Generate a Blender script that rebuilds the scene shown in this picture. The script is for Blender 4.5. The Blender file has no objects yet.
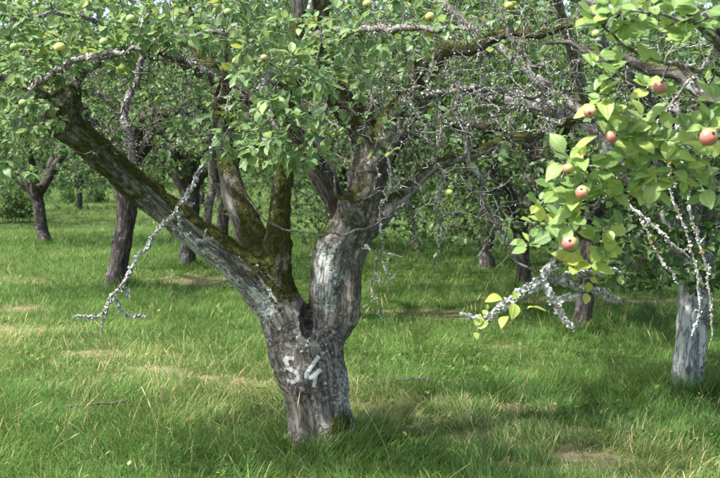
import bpy, math, random
import numpy as np
from mathutils import Vector, Matrix
from mathutils.bvhtree import BVHTree

# ------------------------------------------------------------------ camera, sky, sun, exposure
SC = bpy.context.scene
COL = SC.collection
EYE = 1.6            # metres above the grass
F = 1072.0           # focal length in photo pixels (35 mm lens on an APS-C sensor)
PITCH = math.atan((239 - 165) / F)

cam_d = bpy.data.cameras.new('camera')
cam = bpy.data.objects.new('camera', cam_d)
COL.objects.link(cam)
cam.location = (0, 0, EYE)
cam.rotation_euler = (math.pi / 2 - PITCH, 0, 0)
cam_d.sensor_fit = 'HORIZONTAL'
cam_d.sensor_width = 23.5
cam_d.lens = F * 23.5 / 720
cam_d.clip_start = 0.05
cam_d.clip_end = 400
cam_d.dof.use_dof = True
cam_d.dof.focus_distance = 4.9
cam_d.dof.aperture_fstop = 5.0
SC.camera = cam

SUN_AZ = math.radians(-118)    # clockwise from the view direction: the sun stands to the left, a little behind the camera
SUN_EL = math.radians(56)
SDIR = Vector((math.sin(SUN_AZ) * math.cos(SUN_EL), math.cos(SUN_AZ) * math.cos(SUN_EL), math.sin(SUN_EL)))
world = bpy.data.worlds.new('World')
SC.world = world
world.use_nodes = True
wn = world.node_tree
bg = wn.nodes['Background']
sky = wn.nodes.new('ShaderNodeTexSky')
sky.sky_type = 'NISHITA'
sky.sun_disc = False
sky.sun_elevation = SUN_EL
sky.sun_rotation = SUN_AZ
sky.air_density = 1.0
sky.dust_density = 3.0
sky.ozone_density = 1.0
haze_hs = wn.nodes.new('ShaderNodeHueSaturation')      # thin high cloud: paler than a clear sky
haze_hs.inputs['Saturation'].default_value = 0.92
wn.links.new(sky.outputs[0], haze_hs.inputs['Color'])
wn.links.new(haze_hs.outputs[0], bg.inputs[0])
bg.inputs[1].default_value = 0.15
sun_d = bpy.data.lights.new('sun', 'SUN')
sun_d.energy = 4.4
sun_d.angle = math.radians(2.0)
sun_d.color = (1.0, 0.98, 0.945)
sun = bpy.data.objects.new('sun', sun_d)
COL.objects.link(sun)
sun.location = SDIR * 30
sun.rotation_euler = (-SDIR).to_track_quat('-Z', 'Y').to_euler()

vs = SC.view_settings
vs.view_transform = 'Standard'
vs.look = 'None'
vs.exposure = 1.5
vs.gamma = 1.0
vs.use_curve_mapping = False
SC.render.engine = 'CYCLES'
SC.cycles.max_bounces = 7
SC.cycles.diffuse_bounces = 4
SC.cycles.glossy_bounces = 2
SC.cycles.transmission_bounces = 5
SC.cycles.transparent_max_bounces = 6
SC.cycles.sample_clamp_indirect = 6
SC.cycles.use_denoising = True

# ------------------------------------------------------------------ numeric helpers
RNG = np.random.default_rng(7)
CP, SP = math.cos(PITCH), math.sin(PITCH)


def P(px, py, Y):
    """photo pixel + distance along the view axis -> world point"""
    u, v = (px - 360) / F, (239 - py) / F
    dy, dz = CP + v * SP, -SP + v * CP
    t = Y / dy
    return np.array((u * t, Y, EYE + dz * t))


def G(px, py):
    """photo pixel -> point on the ground"""
    v = (239 - py) / F
    dy, dz = CP + v * SP, -SP + v * CP
    t = -EYE / dz
    return np.array(((px - 360) / F * t, dy * t, 0.0))


def project(p):
    """world points -> photo pixels and distance"""
    q = np.asarray(p, float) - np.array((0, 0, EYE))
    d = q[..., 1] * CP - q[..., 2] * SP
    up = q[..., 1] * SP + q[..., 2] * CP
    d = np.where(np.abs(d) < 1e-3, 1e-3, d)
    return 360 + q[..., 0] / d * F, 239 - up / d * F, d


_tab = np.random.default_rng(11).random((48, 48, 48)).astype(np.float32)


def vnoise(p, f=1.0):
    p = np.asarray(p, np.float32) * np.float32(f) + np.float32(1000.3)
    i = np.floor(p).astype(np.int32)
    w = p - i
    w = w * w * (3 - 2 * w)
    i0, i1 = i % 48, (i + 1) % 48
    x0, y0, z0 = i0[..., 0], i0[..., 1], i0[..., 2]
    x1, y1, z1 = i1[..., 0], i1[..., 1], i1[..., 2]
    a, b, c = w[..., 0], w[..., 1], w[..., 2]
    r = (_tab[x0, y0, z0] * (1 - a) + _tab[x1, y0, z0] * a) * (1 - b) + (_tab[x0, y1, z0] * (1 - a) + _tab[x1, y1, z0] * a) * b
    s = (_tab[x0, y0, z1] * (1 - a) + _tab[x1, y0, z1] * a) * (1 - b) + (_tab[x0, y1, z1] * (1 - a) + _tab[x1, y1, z1] * a) * b
    return r * (1 - c) + s * c


def sstep(a, b, x):
    t = np.clip((x - a) / (b - a), 0, 1)
    return t * t * (3 - 2 * t)


def unit(v):
    v = np.asarray(v, float)
    n = np.linalg.norm(v, axis=-1, keepdims=True)
    return v / np.maximum(n, 1e-9)


def ground_z(x, y):
    p = np.stack([np.asarray(x, float), np.asarray(y, float), np.zeros_like(np.asarray(x, float))], -1)
    return (vnoise(p, 0.45) - 0.5) * 0.09 + (vnoise(p, 1.7) - 0.5) * 0.03


# ------------------------------------------------------------------ mesh helpers
def make_mesh(name, verts, faces, attrs=None, smooth=True, mat=None, normals=None):
    """faces: list of int arrays (n,k); attrs: name -> (n,) or (n,3) per-vertex values"""
    me = bpy.data.meshes.new(name)
    verts = np.ascontiguousarray(verts, np.float32)
    faces = [np.asarray(f, np.int32) for f in faces if len(f)]
    me.vertices.add(len(verts))
    me.vertices.foreach_set('co', verts.ravel())
    loops = np.concatenate([f.ravel() for f in faces])
    tot = np.concatenate([np.full(len(f), f.shape[1], np.int32) for f in faces])
    start = np.concatenate([[0], np.cumsum(tot)[:-1]]).astype(np.int32)
    me.loops.add(len(loops))
    me.loops.foreach_set('vertex_index', loops)
    me.polygons.add(len(tot))
    me.polygons.foreach_set('loop_start', start)
    me.polygons.foreach_set('loop_total', tot)
    me.polygons.foreach_set('use_smooth', np.full(len(tot), smooth))
    for k, a in (attrs or {}).items():
        a = np.ascontiguousarray(a, np.float32)
        if a.ndim == 1:
            me.attributes.new(k, 'FLOAT', 'POINT').data.foreach_set('value', a)
        else:
            me.attributes.new(k, 'FLOAT_VECTOR', 'POINT').data.foreach_set('vector', a.ravel())
    me.update(calc_edges=True)
    me.validate()
    if normals is not None:
        me.normals_split_custom_set_from_vertices([tuple(n) for n in normals])
    if mat:
        me.materials.append(mat)
    return me


def link(name, data, parent=None):
    o = bpy.data.objects.new(name, data)
    COL.objects.link(o)
    if parent:
        o.parent = parent
    return o


def tag(o, label=None, cat=None, group=None, kind=None):
    if label:
        o['label'] = label
    if cat:
        o['category'] = cat
    if group:
        o['group'] = group
    if kind:
        o['kind'] = kind
    return o


class Buf:
    """collects vertices and faces of one mesh"""
    def __init__(s):
        s.v, s.f, s.a, s.n = [], {}, {}, 0

    def add(s, v, faces, **attrs):
        v = np.asarray(v, np.float32)
        for f in faces:
            f = np.asarray(f, np.int32)
            if len(f):
                s.f.setdefault(f.shape[1], []).append(f + s.n)
        for k, a in attrs.items():
            s.a.setdefault(k, []).append(np.broadcast_to(np.asarray(a, np.float32), (len(v),) + np.shape(a)[1:]))
        s.v.append(v)
        s.n += len(v)

    def mesh(s, name, mat, smooth=True):
        return make_mesh(name, np.concatenate(s.v), [np.concatenate(x) for x in s.f.values()],
                         {k: np.concatenate(x) for k, x in s.a.items()}, smooth, mat)


def resample(pts, step):
    """Catmull-Rom through pts (n,k), about one point each step metres (first 3 columns are space)"""
    pts = np.asarray(pts, float)
    q = np.vstack([2 * pts[0] - pts[1], pts, 2 * pts[-1] - pts[-2]])
    out = []
    for i in range(1, len(q) - 2):
        n = max(1, int(math.ceil(np.linalg.norm(q[i + 1, :3] - q[i, :3]) / step)))
        t = (np.arange(n) / n)[:, None]
        a, b, c, d = q[i - 1], q[i], q[i + 1], q[i + 2]
        out.append(0.5 * (2 * b + (c - a) * t + (2 * a - 5 * b + 4 * c - d) * t ** 2 + (3 * b - a - 3 * c + d) * t ** 3))
    out.append(pts[-1:])
    return np.vstack(out)


def tube(buf, pts, rad, sides=6, **attrs):
    pts = np.asarray(pts, float)
    rad = np.asarray(rad, float)
    n = len(pts)
    T = unit(np.gradient(pts, axis=0))
    d = unit(pts[-1] - pts[0] + 1e-9)
    ref = np.cross(d, (0.31, 0.87, 0.38))
    if np.linalg.norm(ref) < 0.2:
        ref = np.cross(d, (1, 0, 0))
    N = unit(ref - (T @ ref)[:, None] * T)
    B = np.cross(T, N)
    a = np.arange(sides) / sides * 2 * math.pi
    v = pts[:, None, :] + rad[:, None, None] * (np.cos(a)[None, :, None] * N[:, None, :] + np.sin(a)[None, :, None] * B[:, None, :])
    v = v.reshape(-1, 3)
    i = np.arange(n - 1)[:, None] * sides
    j = np.arange(sides)[None, :]
    k = (j + 1) % sides
    f = np.stack([i + j, i + k, i + sides + k, i + sides + j], -1).reshape(-1, 4)
    v = np.vstack([v, pts[-1] + T[-1] * rad[-1] * 1.2])
    e = (n - 1) * sides
    cap = np.stack([e + np.arange(sides), e + (np.arange(sides) + 1) % sides, np.full(sides, n * sides)], -1)
    buf.add(v, [f, cap], **{k2: np.full(len(v), x) for k2, x in attrs.items()})


# --------------------------------------------------------- wood as a blended distance field (surface nets)
def wood(chains, h, blend=0.06, carve=(), rough=0.006, furrow=0.008, seed=0):
    """chains: list of dict(name, pts (n,4) = xyz radius). Returns verts, quads, normals, bark coords, group per vertex"""
    segs = []
    for gi, ch in enumerate(chains):
        p = resample(ch['pts'], 0.09)
        axis = unit(p[-1, :3] - p[0, :3])
        s = ch.get('s0', 0.0)
        kb = ch.get('k', blend)
        for a, b in zip(p[:-1], p[1:]):
            L = np.linalg.norm(b[:3] - a[:3])
            segs.append((a[:3], b[:3], max(a[3], 0.004), max(b[3], 0.004), gi, s, L, axis, kb))
            s += L
    A = np.array([np.minimum(x[0], x[1]) - max(x[2], x[3]) for x in segs]).min(0) - 3 * h
    Bm = np.array([np.maximum(x[0], x[1]) + max(x[2], x[3]) for x in segs]).max(0) + 3 * h
    dim = np.ceil((Bm - A) / h).astype(int) + 1
    D = np.full(dim, 9.0, np.float32)
    M = np.full(dim, 9.0, np.float32)
    W = np.full(dim, -1, np.int16)
    ax = [A[i] + np.arange(dim[i]) * h for i in range(3)]
    for si, (a, b, ra, rb, gi, s, L, axis, kb) in enumerate(segs):
        pad = max(ra, rb) + blend + 3 * h
        lo = np.maximum(np.floor((np.minimum(a, b) - pad - A) / h).astype(int), 0)
        hi = np.minimum(np.ceil((np.maximum(a, b) + pad - A) / h).astype(int) + 1, dim)
        sl = tuple(slice(lo[i], hi[i]) for i in range(3))
        X = (ax[0][sl[0]] - a[0])[:, None, None]
        Y = (ax[1][sl[1]] - a[1])[None, :, None]
        Z = (ax[2][sl[2]] - a[2])[None, None, :]
        ab = b - a
        t = np.clip((X * ab[0] + Y * ab[1] + Z * ab[2]) / max(L * L, 1e-9), 0, 1)
        d = (np.sqrt((X - t * ab[0]) ** 2 + (Y - t * ab[1]) ** 2 + (Z - t * ab[2]) ** 2) - (ra + (rb - ra) * t)).astype(np.float32)
        m = M[sl]
        better = d < m
        W[sl] = np.where(better, si, W[sl])
        M[sl] = np.where(better, d, m)
        kk = min(kb, 0.9 * max(ra, rb) + 0.004)
        old = D[sl]
        hh = np.clip(0.5 + 0.5 * (old - d) / kk, 0, 1)
        D[sl] = old * (1 - hh) + d * hh - kk * hh * (1 - hh)
    for c, r in carve:
        X = ((ax[0] - c[0]) / r[0])[:, None, None]
        Y = ((ax[1] - c[1]) / r[1])[None, :, None]
        Z = ((ax[2] - c[2]) / r[2])[None, None, :]
        e = ((np.sqrt(X * X + Y * Y + Z * Z) - 1) * min(r)).astype(np.float32)
        D = np.maximum(D, -e)
    ins = D < 0
    # cells that straddle the surface
    cnt = np.zeros(dim - 1, np.int8)
    corners = [(i, j, k) for i in (0, 1) for j in (0, 1) for k in (0, 1)]
    cs = lambda arr, o: arr[o[0]:dim[0] - 1 + o[0], o[1]:dim[1] - 1 + o[1], o[2]:dim[2] - 1 + o[2]]
    for o in corners:
        cnt += cs(ins, o)
    act = (cnt > 0) & (cnt < 8)
    ci = np.argwhere(act)
    idx = np.full(dim - 1, -1, np.int32)
    idx[act] = np.arange(len(ci))
    acc = np.zeros((len(ci), 3))
    num = np.zeros(len(ci))
    for o in corners:
        for axn in range(3):
            if o[axn] == 0:
                q = list(o)
                q[axn] = 1
                d0 = D[ci[:, 0] + o[0], ci[:, 1] + o[1], ci[:, 2] + o[2]]
                d1 = D[ci[:, 0] + q[0], ci[:, 1] + q[1], ci[:, 2] + q[2]]
                cr = (d0 < 0) != (d1 < 0)
                t = np.where(cr, d0 / np.where(d0 == d1, 1, d0 - d1), 0)
                pos = np.tile(np.array(o, float), (len(ci), 1))
                pos[:, axn] += t
                acc += pos * cr[:, None]
                num += cr
    V = (ci + acc / num[:, None]) * h + A
    quads = []
    for axn in range(3):
        u, w = (axn + 1) % 3, (axn + 2) % 3
        s0 = [slice(None)] * 3
        s1 = [slice(None)] * 3
        s0[axn], s1[axn] = slice(0, -1), slice(1, None)
        a, b = ins[tuple(s0)], ins[tuple(s1)]
        e = np.argwhere(a != b)
        ok = (e[:, u] > 0) & (e[:, w] > 0) & (e[:, u] < dim[u] - 1) & (e[:, w] < dim[w] - 1)
        e = e[ok]
        flip = a[tuple(e.T)]
        def cell(du, dw):
            c = e.copy()
            c[:, u] += du
            c[:, w] += dw
            return idx[c[:, 0], c[:, 1], c[:, 2]]
        q = np.stack([cell(-1, -1), cell(0, -1), cell(0, 0), cell(-1, 0)], -1)
        q[~flip] = q[~flip][:, ::-1]
        quads.append(q)
    Q = np.vstack(quads)
    Q = Q[(Q >= 0).all(1)]

    def vnormals(V):
        fn = np.cross(V[Q[:, 2]] - V[Q[:, 0]], V[Q[:, 3]] - V[Q[:, 1]])
        N = np.zeros_like(V)
        for c in range(4):
            for k in range(3):
                N[:, k] += np.bincount(Q[:, c], fn[:, k], len(V))
        return unit(N)
    N = vnormals(V)
    near = np.clip(np.rint((V - A) / h).astype(int), 0, dim - 1)
    wi = W[near[:, 0], near[:, 1], near[:, 2]]
    sa = np.array([x[0] for x in segs])[wi]
    sb = np.array([x[1] for x in segs])[wi]
    grp = np.array([x[4] for x in segs])[wi]
    s0 = np.array([x[5] for x in segs])[wi]
    L = np.array([x[6] for x in segs])[wi]
    axis = np.array([x[7] for x in segs])[wi]
    t = np.clip(((V - sa) * (sb - sa)).sum(1) / np.maximum(L * L, 1e-9), 0, 1)
    q = V - (sa + (sb - sa) * t[:, None])
    bc = q + axis * ((s0 + t * L) * 0.2)[:, None] + seed * 1.7
    rid = np.abs(vnoise(bc, 24) * .75 + vnoise(bc + 3, 50) * .25 - 0.5) * 2
    rid2 = np.abs(vnoise(bc + 7, 55) - 0.5) * 2
    lump = vnoise(V + seed, 5) - 0.5 + 0.5 * (vnoise(V + seed, 13) - 0.5)
    rl = np.linalg.norm(q, axis=1)
    sc = np.clip(rl / 0.1, 0.15, 1.2)
    V = V + N * ((lump * rough * 3 + (np.sqrt(rid) - 0.7) * furrow + (rid2 - 0.5) * furrow * 0.4) * sc)[:, None]
    N = vnormals(V)
    return V, Q, N, bc, grp


def split_wood(V, Q, N, bc, grp, chains, parent, mat, moss=None, lich=None):
    fg = np.sort(grp[Q], 1)[:, 1]
    out = []
    names = []
    for ch in chains:
        if ch['name'] not in names:
            names.append(ch['name'])
    part_of = np.array([names.index(c['name']) for c in chains])
    fp = part_of[fg]
    for i, nm in enumerate(names):
        f = Q[fp == i]
        if not len(f):
            continue
        used, inv = np.unique(f, return_inverse=True)
        at = {'bc': bc[used]}
        at['moss'] = moss[used] if moss is not None else np.zeros(len(used))
        at['lich'] = lich[used] if lich is not None else np.zeros(len(used))
        me = make_mesh(nm, V[used], [inv.reshape(f.shape)], at, True, mat, N[used])
        out.append(link(nm.split('#')[0], me, parent))
    return out


# ------------------------------------------------------------------ materials
def mat_new(name):
    m = bpy.data.materials.new(name)
    m.use_nodes = True
    nt = m.node_tree
    nt.nodes.clear()
    return m, nt


class NT:
    def __init__(s, nt):
        s.nt = nt

    def n(s, typ, **kw):
        x = s.nt.nodes.new('ShaderNode' + typ)
        for k, v in kw.items():
            setattr(x, k, v)
        return x

    def l(s, a, b):
        s.nt.links.new(a, b)

    def attr(s, name, out='Fac'):
        a = s.n('Attribute', attribute_name=name)
        return a.outputs[out]

    def noise(s, vec, scale, detail=4, rough=0.55):
        x = s.n('TexNoise')
        x.inputs['Scale'].default_value = scale
        x.inputs['Detail'].default_value = detail
        x.inputs['Roughness'].default_value = rough
        if vec is not None:
            s.l(vec, x.inputs['Vector'])
        return x.outputs['Fac']

    def ramp(s, fac, stops):
        r = s.n('ValToRGB')
        el = r.color_ramp.elements
        while len(el) < len(stops):
            el.new(0.5)
        for e, (p, c) in zip(el, stops):
            e.position = p
            e.color = (*c, 1) if len(c) == 3 else c
        s.l(fac, r.inputs[0])
        return r.outputs[0]

    def math(s, op, a, b=None, clamp=False):
        m = s.n('Math', operation=op, use_clamp=clamp)
        for i, x in enumerate((a, b)):
            if x is None:
                continue
            if isinstance(x, (int, float)):
                m.inputs[i].default_value = x
            else:
                s.l(x, m.inputs[i])
        return m.outputs[0]

    def maprange(s, x, a, b):
        m = s.n('MapRange', interpolation_type='SMOOTHSTEP')
        s.l(x, m.inputs[0])
        m.inputs[1].default_value = a
        m.inputs[2].default_value = b
        return m.outputs[0]

    def mix(s, fac, a, b):
        m = s.n('Mix', data_type='RGBA')
        if isinstance(fac, (int, float)):
            m.inputs[0].default_value = fac
        else:
            s.l(fac, m.inputs[0])
        for i, x in ((6, a), (7, b)):
            if isinstance(x, tuple):
                m.inputs[i].default_value = (*x, 1)
            else:
                s.l(x, m.inputs[i])
        return m.outputs[2]

    def principled(s, col, rough=0.8, spec=0.3, bump=None, strength=0.5, dist=0.01):
        b = s.n('BsdfPrincipled')
        if isinstance(col, tuple):
            b.inputs['Base Color'].default_value = (*col, 1)
        else:
            s.l(col, b.inputs['Base Color'])
        b.inputs['Roughness'].default_value = rough
        b.inputs['Specular IOR Level'].default_value = spec
        if bump is not None:
            k = s.n('Bump')
            k.inputs['Strength'].default_value = strength
            k.inputs['Distance'].default_value = dist
            s.l(bump, k.inputs['Height'])
            s.l(k.outputs[0], b.inputs['Normal'])
        return b

    def out(s, shader):
        o = s.n('OutputMaterial')
        s.l(shader, o.inputs[0])


def bark_material(name, base=((0.05, 0.042, 0.034), (0.18, 0.162, 0.14), (0.31, 0.282, 0.245)), lichen_col=(0.56, 0.56, 0.52)):
    m, nt = mat_new(name)
    t = NT(nt)
    bc = t.attr('bc', 'Vector')
    geo = t.n('NewGeometry').outputs['Position']
    n1 = t.noise(bc, 20, 9, 0.7)
    crack = t.maprange(t.math('ABSOLUTE', t.math('SUBTRACT', t.noise(bc, 24, 6, 0.62), 0.5)), 0.0, 0.05)
    n2 = t.noise(geo, 6, 3)
    f = t.math('ADD', t.math('MULTIPLY', n1, 0.8), t.math('MULTIPLY', n2, 0.2))
    col = t.ramp(f, [(0.36, base[0]), (0.5, base[1]), (0.64, base[2])])
    col = t.mix(t.math('MULTIPLY', t.math('SUBTRACT', 1.0, crack), 0.75), col, base[0])
    # crustose lichen: pale flecks and patches
    big = t.noise(geo, 11, 4, 0.65)
    fine = t.noise(geo, 48, 6, 0.78)
    lsum = t.math('ADD', t.math('ADD', t.math('MULTIPLY', big, 0.5), t.math('MULTIPLY', fine, 0.5)), t.math('MULTIPLY', t.attr('lich'), 0.17))
    lm = t.math('MULTIPLY', t.maprange(lsum, 0.585, 0.63), t.math('ADD', 0.35, t.math('MULTIPLY', crack, 0.65)))
    lcol = t.mix(t.noise(geo, 40, 4, 0.7), lichen_col, tuple(c * 0.55 for c in lichen_col))
    col = t.mix(lm, col, lcol)
    # moss
    mn = t.math('ADD', t.math('MULTIPLY', t.noise(geo, 22, 4, 0.6), 0.7), t.math('MULTIPLY', t.attr('moss'), 0.75))
    mm = t.maprange(mn, 0.62, 0.82)
    mcol = t.ramp(t.noise(geo, 60, 4, 0.7), [(0.3, (0.024, 0.026, 0.007)), (0.55, (0.066, 0.069, 0.016)), (0.75, (0.135, 0.138, 0.034))])
    col = t.mix(mm, col, mcol)
    hgt = t.math('ADD', t.math('ADD', n1, t.math('MULTIPLY', t.noise(bc, 110, 4, 0.7), 0.4)),
                 t.math('MULTIPLY', t.math('MULTIPLY', mm, t.noise(geo, 160, 2)), 0.7))
    hgt = t.math('ADD', t.math('ADD', hgt, t.math('MULTIPLY', lm, 0.25)), t.math('MULTIPLY', crack, 0.5))
    t.out(t.principled(col, 0.92, 0.15, hgt, 0.9, 0.012).outputs[0])
    return m


def twig_material(name, dark=(0.06, 0.05, 0.042), light=(0.22, 0.2, 0.185), lichen=0.5, lc=(0.4, 0.4, 0.37)):
    m, nt = mat_new(name)
    t = NT(nt)
    geo = t.n('NewGeometry').outputs['Position']
    n1 = t.noise(geo, 60, 4, 0.65)
    col = t.mix(t.maprange(n1, 0.35, 0.65), dark, light)
    n2 = t.math('ADD', t.noise(geo, 18, 4, 0.65), t.math('MULTIPLY', t.attr('lich'), 0.3))
    lm = t.maprange(n2, 0.7 - 0.2 * lichen, 0.78 - 0.2 * lichen)
    col = t.mix(lm, col, t.mix(t.noise(geo, 90, 2), lc, tuple(c * 0.55 for c in lc)))
    t.out(t.principled(col, 0.9, 0.15, t.noise(geo, 140, 3), 0.8, 0.006).outputs[0])
    return m


def leaf_material(name, stops, per_object, trans=0.42, rough=0.42, veins=True):
    rough += 0.08
    m, nt = mat_new(name)
    t = NT(nt)
    if per_object:
        r = t.n('ObjectInfo').outputs['Random']
    else:
        r = t.attr('rnd')
    col = t.ramp(r, stops)
    geo = t.n('NewGeometry').outputs['Position']
    col = t.mix(t.math('MULTIPLY', t.maprange(t.noise(geo, 55, 3), 0.45, 0.75), 0.45), col, t.mix(0.5, col, (0.2, 0.23, 0.06)))
    bump = None
    if veins:
        uv = t.attr('luv', 'Vector')
        sx = t.n('SeparateXYZ')
        t.l(uv, sx.inputs[0])
        ax = t.math('ABSOLUTE', sx.outputs[0])
        rib = t.maprange(ax, 0.06, 0.015)
        ph = t.math('SUBTRACT', t.math('MULTIPLY', sx.outputs[1], 44.0), t.math('MULTIPLY', ax, 34.0))
        side = t.maprange(t.math('SINE', ph), 0.8, 1.0)
        v = t.math('MAXIMUM', rib, t.math('MULTIPLY', side, 0.45))
        col = t.mix(t.math('MULTIPLY', v, 0.5), col, (0.26, 0.33, 0.12))
        bump = v
        # small brown bite and scab marks
        sp = t.maprange(t.noise(geo, 70, 2), 0.74, 0.78)
        col = t.mix(t.math('MULTIPLY', sp, 0.7), col, (0.12, 0.07, 0.025))
    p = t.principled(col, rough, 0.4, bump, 0.5, 0.002)
    tr = t.n('BsdfTranslucent')
    hs = t.n('HueSaturation')
    hs.inputs['Hue'].default_value = 0.478
    hs.inputs['Saturation'].default_value = 1.12
    hs.inputs['Value'].default_value = 1.9
    t.l(col, hs.inputs['Color'])
    t.l(hs.outputs[0], tr.inputs[0])
    mx = t.n('MixShader')
    mx.inputs[0].default_value = trans
    t.l(p.outputs[0], mx.inputs[1])
    t.l(tr.outputs[0], mx.inputs[2])
    t.out(mx.outputs[0])
    return m


GREEN = [(0.0, (0.06, 0.12, 0.05)), (0.35, (0.105, 0.19, 0.08)), (0.7, (0.155, 0.245, 0.105)), (0.95, (0.2, 0.28, 0.1)), (1.0, (0.22, 0.25, 0.06))]
BACKG = [(0.0, (0.03, 0.068, 0.024)), (0.4, (0.06, 0.12, 0.038)), (0.8, (0.115, 0.185, 0.058)), (1.0, (0.15, 0.2, 0.05))]  # darker than GREEN: shade of the back crowns is put into the leaf colour
NEARG = [(0.0, (0.095, 0.175, 0.055)), (0.4, (0.17, 0.27, 0.08)), (0.8, (0.255, 0.35, 0.1)), (1.0, (0.35, 0.4, 0.11))]
YELL = [(0.0, (0.24, 0.33, 0.07)), (0.6, (0.31, 0.37, 0.085)), (1.0, (0.4, 0.4, 0.09))]
M_bark = bark_material('old_bark')
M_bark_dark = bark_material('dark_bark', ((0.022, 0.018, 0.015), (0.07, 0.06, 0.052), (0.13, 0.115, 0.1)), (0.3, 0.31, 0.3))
M_bark_mid = bark_material('brown_bark', ((0.028, 0.023, 0.019), (0.09, 0.08, 0.068), (0.17, 0.155, 0.135)), (0.45, 0.45, 0.42))
M_bark_pale = bark_material('lichen_bark', ((0.055, 0.048, 0.042), (0.17, 0.16, 0.145), (0.32, 0.305, 0.28)), (0.56, 0.57, 0.54))
M_twig = twig_material('twig')
M_twig_lich = twig_material('lichen_twig', (0.07, 0.06, 0.05), (0.2, 0.185, 0.16), 0.7, (0.48, 0.48, 0.44))
M_twig_dark = twig_material('dark_twig', (0.032, 0.026, 0.022), (0.1, 0.088, 0.078), 0.35, (0.28, 0.285, 0.28))
M_leaf = leaf_material('leaf', GREEN, False, 0.36)
M_leaf_one = leaf_material('leaf_single', GREEN, True, 0.36)
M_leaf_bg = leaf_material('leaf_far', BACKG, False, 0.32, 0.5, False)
M_leaf_near = leaf_material('leaf_near', NEARG, True, 0.45, 0.4)
M_leaf_near_j = leaf_material('leaf_near_mass', NEARG, False, 0.45, 0.4, False)
M_leaf_yel = leaf_material('leaf_yellow', YELL, True, 0.5, 0.45)


def simple(name, c1, c2, scale=40, rough=0.8, spec=0.3, bump=0.4):
    m, nt = mat_new(name)
    t = NT(nt)
    geo = t.n('TexCoord').outputs['Object']
    n = t.noise(geo, scale, 4, 0.6)
    t.out(t.principled(t.mix(t.maprange(n, 0.35, 0.65), c1, c2), rough, spec, n, bump, 0.003).outputs[0])
    return m


M_lichen = simple('lichen', (0.48, 0.495, 0.455), (0.26, 0.265, 0.235), 60, 0.95, 0.1)
M_lichen_or = simple('orange_lichen', (0.3, 0.2, 0.05), (0.18, 0.13, 0.03), 60, 0.95, 0.1)
M_moss = None


def grass_material(name, stops, trans=0.35):
    m, nt = mat_new(name)
    t = NT(nt)
    col = t.ramp(t.attr('rnd'), stops)
    p = t.principled(col, 0.6, 0.15)
    tr = t.n('BsdfTranslucent')
    hs = t.n('HueSaturation')
    hs.inputs['Value'].default_value = 1.6
    hs.inputs['Hue'].default_value = 0.485
    t.l(col, hs.inputs['Color'])
    t.l(hs.outputs[0], tr.inputs[0])
    mx = t.n('MixShader')
    mx.inputs[0].default_value = trans
    t.l(p.outputs[0], mx.inputs[1])
    t.l(tr.outputs[0], mx.inputs[2])
    t.out(mx.outputs[0])
    return m


M_grass = grass_material('grass', [(0.0, (0.034, 0.088, 0.018)), (0.3, (0.068, 0.145, 0.029)), (0.62, (0.122, 0.198, 0.045)), (0.8, (0.22, 0.26, 0.085)),
                                   (0.9, (0.32, 0.29, 0.13)), (1.0, (0.48, 0.41, 0.23))])
M_moss = grass_material('moss', [(0.0, (0.035, 0.042, 0.007)), (0.5, (0.078, 0.084, 0.018)), (1.0, (0.17, 0.165, 0.042))], 0.25)


def ground_material():
    m, nt = mat_new('ground')
    t = NT(nt)
    geo = t.n('NewGeometry').outputs['Position']
    n = t.noise(geo, 14, 5, 0.65)
    soil = t.ramp(n, [(0.3, (0.035, 0.04, 0.014)), (0.5, (0.055, 0.085, 0.02)), (0.7, (0.085, 0.125, 0.03))])
    straw = t.ramp(t.noise(geo, 55, 5, 0.7), [(0.3, (0.09, 0.075, 0.04)), (0.55, (0.2, 0.165, 0.095)), (0.75, (0.3, 0.25, 0.15))])
    col = t.mix(t.attr('path'), soil, straw)
    t.out(t.principled(col, 0.95, 0.1, t.noise(geo, 60, 5, 0.7), 0.8, 0.02).outputs[0])
    return m


M_ground = ground_material()

# ------------------------------------------------------------------ ground and grass
PATCH = []      # worn strawy patches, pixel position on the photo, half length, half width (metres), angle
for px, py, a, b in ((95, 353, .32, .14), (215, 377, .55, .16), (262, 384, .4, .13), (150, 368, .35, .1), (415, 418, .3, .1), (440, 430, .32, .09),
                     (470, 405, .5, .12), (515, 421, .35, .1), (575, 431, .25, .1), (560, 452, .35, .1), (600, 462, .3, .1), (640, 478, .4, .12), (640, 432, .25, .06),
                     (405, 311, .8, .25), (440, 318, .5, .2), (545, 300, .9, .3), (620, 300, .8, .25), (665, 300, .9, .3), (190, 278, .9, .35), (30, 310, .5, .2), (215, 283, .6, .3),
                     (360, 405, .3, .1), (15, 327, .5, .2), (520, 348, .3, .1), (475, 440, .4, .12), (530, 470, .35, .1), (0, 278, .9, .3)):
    g = G(px, py)
    PATCH.append((g[0], g[1], a, b))


def path_mask(x, y):
    m = np.zeros_like(x)
    th = math.radians(-16)
    c, s = math.cos(th), math.sin(th)
    p = np.stack([x, y, np.zeros_like(x)], -1)
    wob = vnoise(p, 3.1) - 0.5
    for px, py, a, b in PATCH:
        u = ((x - px) * c + (y - py) * s) / a
        v = (-(x - px) * s + (y - py) * c) / (b * 1.5)
        m = np.maximum(m, sstep(1.25, 0.3, np.sqrt(u * u + v * v) + wob * 1.1))
    fine = vnoise(p, 9.0) * .6 + vnoise(p + 5, 23.0) * .4
    return m * sstep(.35, .8, fine + .15 * m)


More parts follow.
